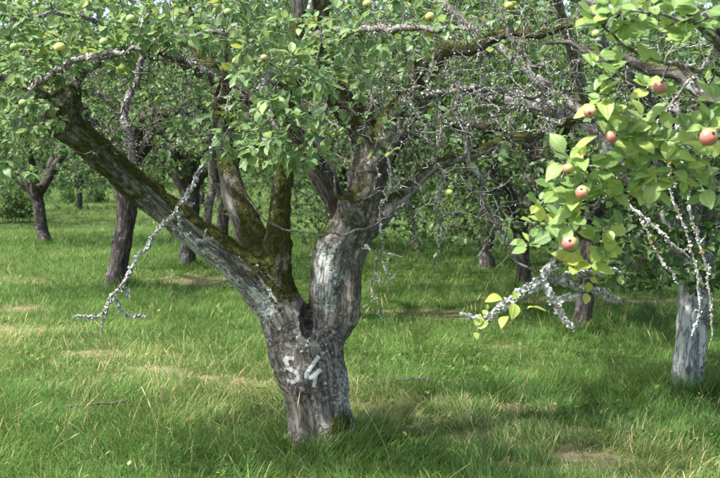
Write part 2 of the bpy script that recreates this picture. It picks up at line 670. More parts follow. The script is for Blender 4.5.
def build_ground():
    def grid(xs, ys):
        X, Y = np.meshgrid(xs, ys, indexing='ij')
        Z = ground_z(X, Y)
        return np.stack([X, Y, Z], -1)
    xs = np.concatenate([np.linspace(-200, -12, 30)[:-1], np.linspace(-12, 12, 200), np.linspace(12, 200, 30)[1:]])
    ys = np.concatenate([np.linspace(-120, 0, 16)[:-1], np.linspace(0, 24, 220), np.linspace(24, 60, 60)[1:], np.linspace(60, 260, 24)[1:]])
    g = grid(xs, ys)
    n, m = g.shape[:2]
    i = np.arange(n - 1)[:, None] * m
    j = np.arange(m - 1)[None, :]
    f = np.stack([i + j, i + m + j, i + m + j + 1, i + j + 1], -1).reshape(-1, 4)
    v = g.reshape(-1, 3)
    me = make_mesh('ground', v, [f], {'path': path_mask(v[:, 0], v[:, 1])}, True, M_ground)
    tag(link('ground', me), kind='structure')


build_ground()


def blades(n_, sample, length, width, segs, lean, seed, dry=0.06, flat=False):
    rng = np.random.default_rng(seed)
    xy = sample(rng, n_)
    x, y = xy[:, 0], xy[:, 1]
    pm = path_mask(x, y)
    p3 = np.stack([x, y, np.zeros_like(x)], -1)
    tall = vnoise(p3, 1.3) * 0.6 + vnoise(p3, 4.5) * 0.6
    if flat:
        keep = rng.random(len(x)) < pm * .8
    else:
        keep = rng.random(len(x)) > pm * 0.8
    x, y, pm, tall, p3 = x[keep], y[keep], pm[keep], tall[keep], p3[keep]
    n = len(x)
    L = length * (0.45 + 0.75 * tall) * rng.uniform(0.55, 1.25, n) * (1 - 0.7 * pm)
    w = width * rng.uniform(0.6, 1.3, n)
    clump = vnoise(p3, 2.2) * 2 * math.pi * 1.5
    ang = clump + rng.normal(0, 1.1, n)
    ln = np.abs(rng.normal(0.35, 0.28, n)) * lean + 0.08
    if flat:
        ang = rng.uniform(0, 2 * math.pi, n)
        ln = rng.uniform(1.2, 1.55, n)
        L *= 0.9
    d = np.stack([np.cos(ang), np.sin(ang)], -1)
    sid = np.stack([-np.sin(ang + rng.normal(0, .7, n)), np.cos(ang + rng.normal(0, .7, n))], -1)
    t = np.linspace(0, 1, segs + 1)
    bend = ln * 1.0
    curl = rng.uniform(0.2, 1.5, n) * (0.4 if flat else 1)
    cx = np.zeros(n)
    cz = np.zeros(n)
    hor = [cx.copy()]
    ver = [cz.copy()]
    for k in range(segs):
        th = np.minimum(bend + curl * (t[k] + t[k + 1]) / 2, 2.0)
        if flat:
            th = np.clip(bend, 1.25, 1.57)
        cx = cx + np.sin(th) * L / segs
        cz = cz + np.cos(th) * L / segs
        hor.append(cx.copy())
        ver.append(np.maximum(cz, 0.004))
    z0 = ground_z(x, y) + (0.012 if flat else -0.01)
    prof = [1.0, 0.95, 0.7, 0.4] if segs == 3 else ([1.0, 0.8] if segs == 2 else [1.0])
    vs_, ids = [], []
    for k in range(segs):
        c = np.stack([x + d[:, 0] * hor[k], y + d[:, 1] * hor[k], z0 + ver[k]], -1)
        o = np.concatenate([sid * (w * prof[k] / 2)[:, None], np.zeros((n, 1))], 1)
        vs_ += [c - o, c + o]
    vs_.append(np.stack([x + d[:, 0] * hor[segs], y + d[:, 1] * hor[segs], z0 + ver[segs]], -1))
    kv = 2 * segs + 1
    V = np.stack(vs_, 1).reshape(-1, 3)
    b = np.arange(n)[:, None] * kv
    F4 = np.concatenate([b + np.array([[2 * k, 2 * k + 1, 2 * k + 3, 2 * k + 2]]) for k in range(segs - 1)]) if segs > 1 else np.zeros((0, 4), int)
    F3 = b + np.array([[2 * segs - 2, 2 * segs - 1, 2 * segs]])
    broad = vnoise(p3, 0.5) * 0.5 + vnoise(p3, 1.9) * 0.5
    r = np.clip(0.02 + broad * 0.62 + rng.normal(0, 0.12, n), 0, 0.78)
    band = np.exp(-((y - (7.1 - .78 * x)) / np.where(x < 0, 1.1, .55)) ** 2) * sstep(2.6, 1.2, x) * (.35 + .9 * vnoise(p3 + 4, 1.2))  # dry grass; the sunlit strip's brightness is also put into the colour
    r = np.clip(r + band * .3, 0, .8)
    pm = np.maximum(pm, band * .6)
    isdry = rng.random(n) < dry + pm * 0.6 + np.clip(broad - 0.62, 0, 1) * 0.3
    r = np.where(isdry, rng.uniform(0.82, 1.0, n), r)
    if flat:
        r = rng.uniform(0.84, 1.0, n)
    return V, [F4, F3], np.repeat(r, kv)


def wedge(d0, d1, half=0.55, extra=1.0):
    def s(rng, n):
        d = np.sqrt(rng.uniform(d0 * d0, d1 * d1, n))
        x = rng.uniform(-1, 1, n) * (d * half + extra)
        return np.stack([x, d], -1)
    return s


def build_grass():
    b = Buf()
    rows = [(165000, wedge(4.2, 8.2), 0.13, 0.0042, 3, 1.0, 1, 0.05),
            (140000, wedge(8.2, 14), 0.13, 0.0055, 2, 1.0, 2, 0.05),
            (115000, wedge(14, 26), 0.16, 0.010, 2, 1.0, 3, 0.05),
            (125000, wedge(26, 95), 0.2, 0.032, 1, 0.9, 4, 0.05)]
    for n, smp, L, w, sg, ln, sd, dry in rows:
        V, F_, r = blades(n, smp, L, w, sg, ln, sd, dry)
        b.add(V, F_, rnd=r)
    # longer tufts left standing round the trunks
    for gi, (gx, gy, gr) in enumerate(((322, 446, .2), (686, 392, .16), (581, 330, .12), (116, 290, .15), (523, 290, .1), (43, 244, .12), (186, 268, .12))):
        c0 = G(gx, gy)

        def ring(rng, n, c0=c0, gr=gr):
            a, r = rng.uniform(0, 6.283, n), gr + np.abs(rng.normal(0, .1, n))
            return np.stack([c0[0] + np.cos(a) * r, c0[1] + np.sin(a) * r], -1)
        V, F_, r = blades(1500, ring, .22, .0045, 3, .8, 30 + gi, .08)
        b.add(V, F_, rnd=r * .9)
    # short undergrowth that closes the sward
    V, F_, r = blades(90000, wedge(4.2, 10), 0.06, 0.005, 2, 1.4, 8, 0.03)
    b.add(V, F_, rnd=r * 0.85)
    tag(link('grass', b.mesh('grass', M_grass, False)), 'long green meadow grass under the apple trees', 'grass', kind='stuff')
    # broad-leaved weeds and clover between the blades
    rng = np.random.default_rng(44)
    L_ = Leaves()
    xy = np.vstack([wedge(4.4, 9)(rng, 1700), wedge(9, 16)(rng, 700)])
    pz = np.stack([xy[:, 0], xy[:, 1], np.zeros(len(xy))], -1)
    xy = xy[vnoise(pz + 8, 1.1) > .52]
    for x, y in xy:
        z = float(ground_z(np.array(x), np.array(y)))
        hgt = rng.uniform(.015, .07)
        L_.rosette(rng, (x, y, z + hgt), (0, 0, 1), rng.integers(3, 7), rng.uniform(.018, .042), 1.1, 1.0, None, (.35, .25), .1)
    p, t_, n_, s_, r_ = L_.arrays()
    V, Fs, r, uv = leaf_mass(p, t_, n_, s_, r_)
    tag(link('ground_weeds', make_mesh('ground_weeds', V, Fs, {'rnd': r}, False, M_grass)), 'small broad leaved weeds and clover among the grass blades', 'weeds', kind='stuff')
    b = Buf()
    for n, smp, L, w, sd in ((26000, wedge(4.2, 9.5), 0.14, 0.0035, 5), (16000, wedge(9.5, 20), 0.2, 0.006, 6)):
        V, F_, r = blades(n, smp, L, w, 2, 1, sd, 1, True)
        b.add(V, F_, rnd=r)
    tag(link('dry_straw', b.mesh('dry_straw', M_grass, False)), 'dry straw lying on the worn patches of the meadow', 'straw', kind='stuff')
    # tall seed stalks
    rng = np.random.default_rng(21)
    b = Buf()
    for i in range(260):
        d = math.sqrt(rng.uniform(4.6 ** 2, 13 ** 2))
        x = rng.uniform(-1, 1) * (d * 0.4 + 0.3)
        if i < 110:
            g = G(rng.uniform(0, 330), rng.uniform(345, 470))
            x, d = g[0], g[1]
        a, ln, L = rng.uniform(0, 6.28), abs(rng.normal(0.25, 0.35)), rng.uniform(0.16, 0.36)
        t = np.linspace(0, 1, 5)
        h = np.stack([x + math.cos(a) * L * t ** 1.6 * math.sin(ln + .2), d + math.sin(a) * L * t ** 1.6 * math.sin(ln + .2), float(ground_z(np.array(x), np.array(d))) + L * t * math.cos(ln)], -1)
        rr = rng.uniform(0.8, 1.0)
        tube(b, h, np.array([.0016, .0014, .0012, .001, .0008]), 3, rnd=rr)
        if rng.random() < 0.6:
            e = h[-1]
            q = np.stack([e + (h[-1] - h[-2]) * s for s in np.linspace(-0.3, 0.7, 4)])
            tube(b, q, np.array([.001, .0035, .003, .0008]), 4, rnd=min(1, rr + 0.05))
    tag(link('seed_stalks', b.mesh('seed_stalks', M_grass, True)), 'thin straw coloured seed stalks standing in the grass', 'grass', kind='stuff')


# ------------------------------------------------------------------ leaves
LEAF_FLAT = (np.array([(0, 0, 0), (-.25, .26, .05), (-.25, .64, .05), (0, 1, -.1), (.25, .64, .05), (.25, .26, .05)], float),
             np.array([(0, 3, 2, 1), (0, 5, 4, 3)]))


def leaf_mass(pos, tip, nrm, size, rnd):
    """one mesh block of many leaves"""
    pos, tip, nrm = np.asarray(pos, float), unit(tip), np.asarray(nrm, float)
    nrm = unit(nrm - (nrm * tip).sum(1)[:, None] * tip)
    side = np.cross(tip, nrm)
    T, Fc = LEAF_FLAT
    size = np.asarray(size, float)
    V = pos[:, None] + size[:, None, None] * (T[None, :, 0, None] * side[:, None] * 1.24 + T[None, :, 1, None] * tip[:, None] + T[None, :, 2, None] * nrm[:, None])
    n, k = len(pos), len(T)
    Fs = (np.arange(n)[:, None, None] * k + Fc[None]).reshape(-1, 4)
    uv = np.tile(np.stack([T[:, 0], T[:, 1], T[:, 2] * 0], -1), (n, 1))
    return V.reshape(-1, 3), [Fs], np.repeat(rnd, k), uv


def leaf_template(seed, mat, fold=0.25, curl=0.2, wid=0.3):
    rng = random.Random(seed)
    st = [0.0, 0.07, 0.2, 0.38, 0.56, 0.74, 0.9, 1.0]
    wd = [0.0, 0.0, 0.6, 0.95, 1.0, 0.8, 0.36, 0.0]
    V, Fq, U = [], [], []
    tw = rng.uniform(-.25, .25)
    for s, w in zip(st, wd):
        w *= wid * (1 + rng.uniform(-.06, .06))
        z = -curl * s * s + 0.03 * math.sin(s * 7 + seed)
        xo = tw * 0.2 * s * s
        for k, f in ((-1, 1.0), (0, 0), (1, 1.0)):
            wv = rng.uniform(-.012, .012) if k else 0
            V.append((xo + k * max(w, 0.008), s, z + fold * w * f + wv + tw * k * w * s * 0.8))
            U.append((k * 0.25 * w / wid, s, 0))
    for i in range(len(st) - 1):
        a = i * 3
        Fq += [(a, a + 1, a + 4, a + 3), (a + 1, a + 2, a + 5, a + 4)]
    return make_mesh('leaf', np.array(V), [np.array(Fq)], {'luv': np.array(U)}, True, mat)


def single_leaves(parent, meshes, pos, tip, nrm, size, pick):
    pos, tip, nrm = np.asarray(pos, float), unit(tip), np.asarray(nrm, float)
    nrm = unit(nrm - (nrm * tip).sum(1)[:, None] * tip)
    side = np.cross(tip, nrm)
    for i in range(len(pos)):
        o = bpy.data.objects.new('leaf', meshes[pick[i] % len(meshes)])
        s = size[i]
        M = Matrix([[side[i][j] * s, tip[i][j] * s, nrm[i][j] * s, pos[i][j]] for j in range(3)] + [[0, 0, 0, 1]])
        o.parent = parent
        o.matrix_basis = parent.matrix_basis.inverted() @ M
        COL.objects.link(o)


class Leaves:
    """rosettes of leaves, worked out together when arrays() is called"""
    def __init__(s):
        s.q = []

    def rosette(s, rng, c, axis, n, size, spread=0.9, up=1.0, face=None, rnd=None, droop=0.25):
        s.rng = rng
        n = int(n)
        if n > 0:
            s.q.append((n, *c, *axis, size, spread, up, *((0, 0, 0) if face is None else face), *((.44, .33) if rnd is None else rnd), droop))

    def arrays(s):
        rng = s.rng
        a = np.array(s.q, float)
        cnt = a[:, 0].astype(int)
        ph = np.repeat(rng.uniform(0, 6.28, len(a)), cnt)
        k = np.concatenate([np.arange(c) for c in cnt])
        r = np.repeat(a, cnt, 0)
        n = len(r)
        c, axis, size, spread, up, face, mu, sd, droop = r[:, 1:4], unit(r[:, 4:7]), r[:, 7], r[:, 8], r[:, 9], r[:, 10:13], r[:, 13], r[:, 14], r[:, 15]
        u = unit(np.cross(axis, (0.3, 0.5, 0.81)))
        w = np.cross(axis, u)
        an = ph + k * 2.4 + rng.normal(0, .3, n)
        th = spread * rng.uniform(.55, 1.35, n)
        t = axis * np.cos(th)[:, None] + (u * np.cos(an)[:, None] + w * np.sin(an)[:, None]) * np.sin(th)[:, None]
        t[:, 2] -= droop * rng.uniform(0, 1.5, n)
        t = unit(t)
        nr = axis * .5 + rng.normal(0, .42, (n, 3)) + face
        nr[:, 2] += up
        sz = size * rng.uniform(.5, 1.18, n)
        p = c + t * (sz * rng.uniform(.1, .3, n))[:, None] + rng.normal(0, .008, (n, 3))
        return p, t, nr, sz, np.clip(rng.normal(0, 1, n) * sd + mu, 0, 1)


def grow(rng, nodes, rads, targets, step=0.07, lift=0.12, jit=0.04, r_tip=0.0017, kf=0.011, lenpow=1.0):
    """join every target to the nearest wood already there by a bent twig; returns the twigs and the grown node list"""
    targets = np.asarray(targets, float)
    nodes = np.asarray(nodes, float)
    rads = np.asarray(rads, float)
    d0 = np.array([np.min(((nodes - t) ** 2).sum(1)) for t in targets])
    twigs = []
    cap = len(nodes) + len(targets) * 24
    NB = np.zeros((cap, 3))
    RB = np.zeros(cap)
    n = len(nodes)
    NB[:n] = nodes
    RB[:n] = rads
    for ti in np.argsort(d0):
        t = targets[ti]
        dd = ((NB[:n] - t) ** 2).sum(1) * (1.0 + 0.6 * (RB[:n] < 0.003))
        k = int(np.argmin(dd))
        a, ra = NB[k].copy(), RB[k]
        L = math.sqrt(((a - t) ** 2).sum())
        if L < 0.02:
            twigs.append((None, None, t, np.array((0, 0, 1.0))))
            continue
        m = min(22, max(3, int(L / step) + 2))
        c = (a + t) / 2 + np.array((0, 0, lift * L)) + rng.normal(0, jit * 2.2 * L ** 0.9 + 0.004, 3)
        s = np.linspace(0, 1, m)[:, None]
        p = a * (1 - s) ** 2 + 2 * c * s * (1 - s) + t * s * s
        p[1:-1] += rng.normal(0, jit * step * 3.2, (m - 2, 3))
        r0 = max(r_tip * 1.15, min(ra * 0.8, 0.0022 + kf * L ** lenpow))
        r = r0 + (r_tip - r0) * np.linspace(0, 1, m) ** 0.8
        twigs.append((p, r, t, p[-1] - p[-2]))
        if n + m < cap:
            NB[n:n + m - 1] = p[1:]
            RB[n:n + m - 1] = r[1:]
            n += m - 1
    return twigs, NB[:n].copy(), RB[:n].copy()


def twig_mesh(name, twigs, mat, parent, sides=5, rng=None, lich=None):
    b = Buf()
    for p, r, t, ax in twigs:
        if p is None:
            continue
        tube(b, p, r, sides, lich=0.0 if lich is None else float(lich(p)))
    o = link(name, b.mesh(name, mat), parent)
    return o


def lichen_flakes(buf, rng, pts, rad, n, size=(0.005, 0.013), kind=None):
    """little ruffled lobes sitting on a branch"""
    pts = np.asarray(pts)
    rad = np.asarray(rad)
    if len(pts) < 3 or n < 1:
        return
    T = unit(np.gradient(pts, axis=0))
    i = rng.integers(0, len(pts) - 1, n)
    f = rng.random(n)[:, None]
    c = pts[i] * (1 - f) + pts[i + 1] * f
    r = rad[i] * (1 - f[:, 0]) + rad[i + 1] * f[:, 0]
    o = rng.normal(0, 1, (n, 3))
    t = T[i]
    o = unit(o - (o * t).sum(1)[:, None] * t)
    nr = unit(o + rng.normal(0, .35, (n, 3)))
    u = unit(np.cross(nr, t + 0.01))
    w = np.cross(nr, u)
    c = c + o * (r * rng.uniform(0.85, 1.25, n))[:, None]
    K = 7
    s = rng.uniform(*size, n) * np.clip(r / max(rad.mean(), 1e-5), .45, 1.3) * rng.uniform(.6, 1.25, n)
    a = np.arange(K) / K * 2 * math.pi
    rr = s[:, None] * rng.uniform(0.5, 1.25, (n, K))
    lift = s[:, None] * rng.uniform(-0.1, 0.95, (n, K))
    ring = c[:, None] + rr[..., None] * (np.cos(a)[None, :, None] * u[:, None] + np.sin(a)[None, :, None] * w[:, None]) + lift[..., None] * nr[:, None]
    V = np.concatenate([c[:, None], ring], 1).reshape(-1, 3)
    b = np.arange(n)[:, None, None] * (K + 1)
    k = np.arange(K)
    Fs = (b + np.stack([np.zeros(K, int), 1 + k, 1 + (k + 1) % K], -1)[None]).reshape(-1, 3)
    buf.add(V, [Fs])


def lichen_patch(buf, rng, c, nr, s):
    u = unit(np.cross(nr, (.21, .4, .89)))
    w = np.cross(nr, u)
    K = 6
    a = np.arange(K) / K * 6.283
    rr = s * rng.uniform(.5, 1.3, K)[:, None]
    ring = c + rr * (np.cos(a)[:, None] * u + np.sin(a)[:, None] * w) + nr * (.001 + s * rng.uniform(-.12, .2, K))[:, None]
    k = np.arange(K)
    buf.add(np.vstack([c + nr * (.002 + .1 * s), ring]), [np.stack([np.zeros(K, int), 1 + k, 1 + (k + 1) % K], -1)])


def chain(name, pts, Y0=None):
    """pixel polyline (px, py, Y, width px) -> xyz radius"""
    out = []
    for px, py, Y, w in pts:
        p = P(px, py, Y)
        out.append((*p, w / 2 * Y / F))
    return dict(name=name, pts=np.array(out))


build_grass()


# ------------------------------------------------------------------ the old apple tree in the middle
def main_tree():
    rng = np.random.default_rng(5)
    base = G(322, 446)
    root = link('apple_tree', None)
    root.empty_display_size = 0.2
    root.location = (base[0], base[1], 0)
    tag(root, 'large old forked apple tree with mossy limbs and white 54 painted on its trunk', 'apple tree')
    Y = base[1]
    chains = [
        chain('trunk', [(325, 462, Y, 84), (324, 448, Y, 70), (320, 428, Y, 60), (315, 402, Y, 58), (309, 370, Y, 64), (304, 345, Y, 70)]),
        chain('trunk', [(306, 350, Y, 64), (292, 330, Y, 46), (279, 308, Y, 44)]),
        chain('limb#a', [(279, 308, Y, 42), (255, 279, Y - .05, 33), (222, 252, Y - .1, 28), (188, 228, Y - .17, 26), (150, 198, Y - .25, 25), (112, 166, Y - .35, 24),
                         (78, 136, Y - .42, 24), (54, 117, Y - .48, 25)]),
        chain('limb#a', [(62, 122, Y - .46, 27), (66, 104, Y - .48, 24), (72, 92, Y - .5, 18)]),
        chain('limb#b', [(276, 296, Y + .03, 36), (263, 258, Y + .1, 25), (247, 225, Y + .16, 21), (234, 195, Y + .22, 19), (226, 160, Y + .28, 17), (224, 120, Y + .34, 15), (215, 80, Y + .4, 14), (190, 30, Y + .45, 13), (170, -30, Y + .5, 12)]),
        chain('limb#c', [(274, 282, Y, 32), (277, 240, Y - .02, 21), (281, 195, Y - .04, 17), (284, 150, Y - .06, 16.5), (288, 100, Y - .06, 16), (296, 50, Y - .08, 15), (300, 0, Y - .1, 14), (310, -60, Y - .1, 13)]),
        chain('limb#d', [(318, 345, Y, 48), (328, 322, Y, 32), (329, 298, Y, 34), (332, 270, Y, 35), (340, 242, Y + .02, 36), (354, 215, Y + .05, 33), (366, 190, Y + .08, 27), (372, 160, Y + .1, 24),
                         (367, 137, Y + .12, 24), (350, 113, Y + .12, 22), (335, 90, Y + .1, 20), (322, 55, Y + .06, 18), (320, 10, Y + .02, 17), (326, -50, Y, 15)]),
        dict(chain('limb#d', [(341, 338, Y - .01, 10), (347, 322, Y - .03, 20), (349, 300, Y - .03, 24), (351, 270, Y - .01, 23), (357, 242, Y + .02, 24), (368, 215, Y + .05, 24), (372, 195, Y + .08, 20)]), k=.014),
        chain('limb#d', [(356, 222, Y, 20), (348, 209, Y - .05, 15), (343, 202, Y - .07, 11)]),
        chain('limb#e', [(368, 225, Y + .06, 26), (388, 208, Y + .1, 15), (408, 192, Y + .16, 11), (428, 170, Y + .22, 10), (450, 160, Y + .28, 9), (482, 152, Y + .36, 8), (508, 138, Y + .43, 7), (530, 140, Y + .5, 6), (560, 124, Y + .58, 5), (592, 120, Y + .65, 4)]),
        chain('limb#f', [(370, 170, Y + .1, 28), (385, 138, Y + .07, 18), (392, 115, Y + .05, 14), (412, 92, Y, 12), (420, 66, Y - .04, 11), (446, 50, Y - .1, 10.5), (470, 50, Y - .14, 10), (508, 32, Y - .2, 9), (540, 34, Y - .24, 8), (580, 20, Y - .28, 7), (620, 12, Y - .35, 5)]),
    ]
    carve = [(P(307, 315, Y - .12), (0.034, 0.16, 0.125)), (P(56, 113, Y - .62), (0.06, 0.09, 0.05))]
    V, Q, N, bc, grp = wood(chains, 0.0085, 0.055, carve, 0.010, 0.0115)
    px, py, d = project(V)
    nm = np.array([c['name'] for c in chains])[grp]
    moss = np.zeros(len(V))
    la = nm == 'limb#a'
    moss[la] = sstep(-0.1, 0.6, N[la, 2] + 0.15 * (N[la, 0])) * 1.0
    moss[la] = np.maximum(moss[la], .55 * sstep(215, 120, px[la]) * (.6 + .6 * vnoise(V[la], 6)))
    lb = (nm == 'limb#b') | (nm == 'limb#c')
    moss[lb] = 0.2 + 0.6 * sstep(310, 270, py[lb]) * (0.55 + 0.45 * sstep(-.6, .4, N[lb, 2] + .5 * N[lb, 0])) - .3 * sstep(.5, .62, vnoise(V[lb], 5.5))
    ld = (nm == 'limb#d') | (nm == 'limb#e') | (nm == 'limb#f')
    moss[ld] = 0.75 * sstep(0.1, 0.7, N[ld, 2]) + 0.5 * sstep(190, 120, py[ld])
    moss = np.maximum(moss, .42 * sstep(344, 352, px) * sstep(345, 325, py) * (nm == 'limb#d'))  # moss tone laid on only to darken the right lobe
    moss = np.maximum(moss, 0.85 * np.exp(-(((px - 342) / 15) ** 2 + ((py - 428) / 24) ** 2)))
    moss = np.maximum(moss, 0.8 * np.exp(-(((px - 290) / 16) ** 2 + ((py - 285) / 22) ** 2)))
    cush = np.clip(vnoise(V, 24) * .7 + vnoise(V, 55) * .5 - .38, 0, 1)
    V = V + N * (sstep(.35, .8, moss) * cush * .018)[:, None]
    fnn = np.cross(V[Q[:, 2]] - V[Q[:, 0]], V[Q[:, 3]] - V[Q[:, 1]])
    N2 = np.zeros_like(V)
    for c4 in range(4):
        for k3 in range(3):
            N2[:, k3] += np.bincount(Q[:, c4], fnn[:, k3], len(V))
    N2 = unit(N2)
    lich = np.full(len(V), 0.1)
    lich[la] = 1.25 * sstep(0.0, -0.7, N[la, 2]) * (0.1 + 0.9 * sstep(110, 210, px[la]))
    lich = np.maximum(lich, 1.25 * np.exp(-(((px - 326) / 14) ** 2 + ((py - 280) / 38) ** 2)))
    lich = np.maximum(lich, 1.15 * np.exp(-(((px - 262) / 20) ** 2 + ((py - 302) / 24) ** 2)))
    lich = np.maximum(lich, 0.95 * np.exp(-(((px - 348) / 10) ** 2 + ((py - 400) / 34) ** 2)))
    lich = np.maximum(lich, 0.6 * np.exp(-(((px - 303) / 9) ** 2 + ((py - 340) / 16) ** 2)))
    parts = split_wood(V, Q, N2, bc, grp, chains, root, M_bark, moss, lich)
    for o in parts:
        o.matrix_parent_inverse = root.matrix_basis.inverted()
    trunk = parts[0]
    trunk['label'] = 'grey furrowed trunk with white painted number and dark slit under the fork'
    bvh = BVHTree.FromPolygons([tuple(v) for v in V], [tuple(int(i) for i in q) for q in Q])

    # the white painted number 54
    m, nt = mat_new('white_paint')
    t = NT(nt)
    geo = t.n('NewGeometry').outputs['Position']
    cv = t.mix(t.noise(geo, 60, 3), (0.66, 0.67, 0.67), (0.45, 0.46, 0.46))
    pb = t.principled(cv, 0.8, 0.2)
    trn = t.n('BsdfTransparent')
    worn = t.maprange(t.math('ADD', t.math('MULTIPLY', t.noise(geo, 110, 6, 0.75), 0.9), t.math('MULTIPLY', t.attr('edge'), 0.5)), 0.56, 0.72)
    worn = t.math('MULTIPLY', worn, .72)
    mx = t.n('MixShader')
    t.l(worn, mx.inputs[0])
    t.l(trn.outputs[0], mx.inputs[1])
    t.l(pb.outputs[0], mx.inputs[2])
    t.out(mx.outputs[0])
    strokes = {'painted_five': [[(294, 358.5), (286, 358.5), (287, 364), (289, 369), (294, 371), (297.5, 375), (297, 379.5), (293, 382), (287, 381)]],
               'painted_four': [[(319, 356), (314, 363), (309, 370), (305.5, 375.5)], [(321, 369.5), (316, 374), (311.5, 377)], [(316.5, 372), (315, 379), (314, 387)], [(304.5, 376), (311, 377.5), (317, 375)]]}
    for nmx, ss in strokes.items():
        b = Buf()
        for st in ss:
            c = resample(np.array([(x, y, 0) for x, y in st]), 0.7)[:, :2]
            T = unit(np.gradient(c, axis=0))
            Nn = np.stack([-T[:, 1], T[:, 0]], -1)
            cols = 7
            offs = np.linspace(-3.2, 3.2, cols)
            pts, ed = [], []
            for a, nn in zip(c, Nn):
                for of in offs:
                    q = a + nn * of
                    o0 = Vector((0, 0, EYE))
                    dr = (Vector(P(q[0], q[1], 5.0)) - o0).normalized()
                    h, hn, _, _ = bvh.ray_cast(o0, dr)
                    if h is None:
                        h = Vector(P(q[0], q[1], Y - .2))
                    pts.append(h - dr * 0.004)
                    ed.append(1 - abs(of) / 3.2)
            n = len(c)
            i = np.arange(n - 1)[:, None] * cols
            j = np.arange(cols - 1)[None]
            fs = np.stack([i + j, i + j + 1, i + cols + j + 1, i + cols + j], -1).reshape(-1, 4)
            b.add(np.array([tuple(p) for p in pts]), [fs], edge=np.array(ed))
        o = link(nmx, b.mesh(nmx, m), trunk)
        o['label'] = 'worn white painted digit on the trunk'

    # moss fuzz and lichen lobes on the wood
    fc = V[Q].mean(1)
    fm = moss[Q].mean(1)
    fn = N[Q[:, 0]]
    w = np.clip(fm - 0.3, 0, 1) * (vnoise(fc, 22) > 0.36)
    k = rng.choice(len(Q), 30000, p=w / w.sum())
    c = fc[k] + rng.normal(0, .004, (len(k), 3))
    dr = unit(fn[k] + rng.normal(0, .55, (len(k), 3)))
    L = rng.uniform(.004, .013, len(k))[:, None]
    sd = unit(np.cross(dr, rng.normal(0, 1, (len(k), 3)))) * rng.uniform(.0012, .0026, len(k))[:, None]
    mv = np.stack([c - sd - fn[k] * .003, c + sd - fn[k] * .003, c + dr * L], 1).reshape(-1, 3)
    me = make_mesh('moss', mv, [np.arange(len(mv)).reshape(-1, 3)], {'rnd': np.repeat(np.clip(rng.normal(.5, .22, len(k)), 0, 1), 3)}, False, M_moss)
    o = link('moss', me, root)
    o.matrix_parent_inverse = root.matrix_basis.inverted()
    tag(o, 'green brown moss fuzz on the limbs', kind='stuff')

    w = np.clip(lich[Q].mean(1) - .25, 0, 1) ** 1.5 * (vnoise(fc + 3, 16) > .45) * (fm < .4) + 0.012 * (vnoise(fc, 30) > .62)
    k = rng.choice(len(Q), 2000, p=w / w.sum())
    trunk_lich = (fc[k], fn[k])

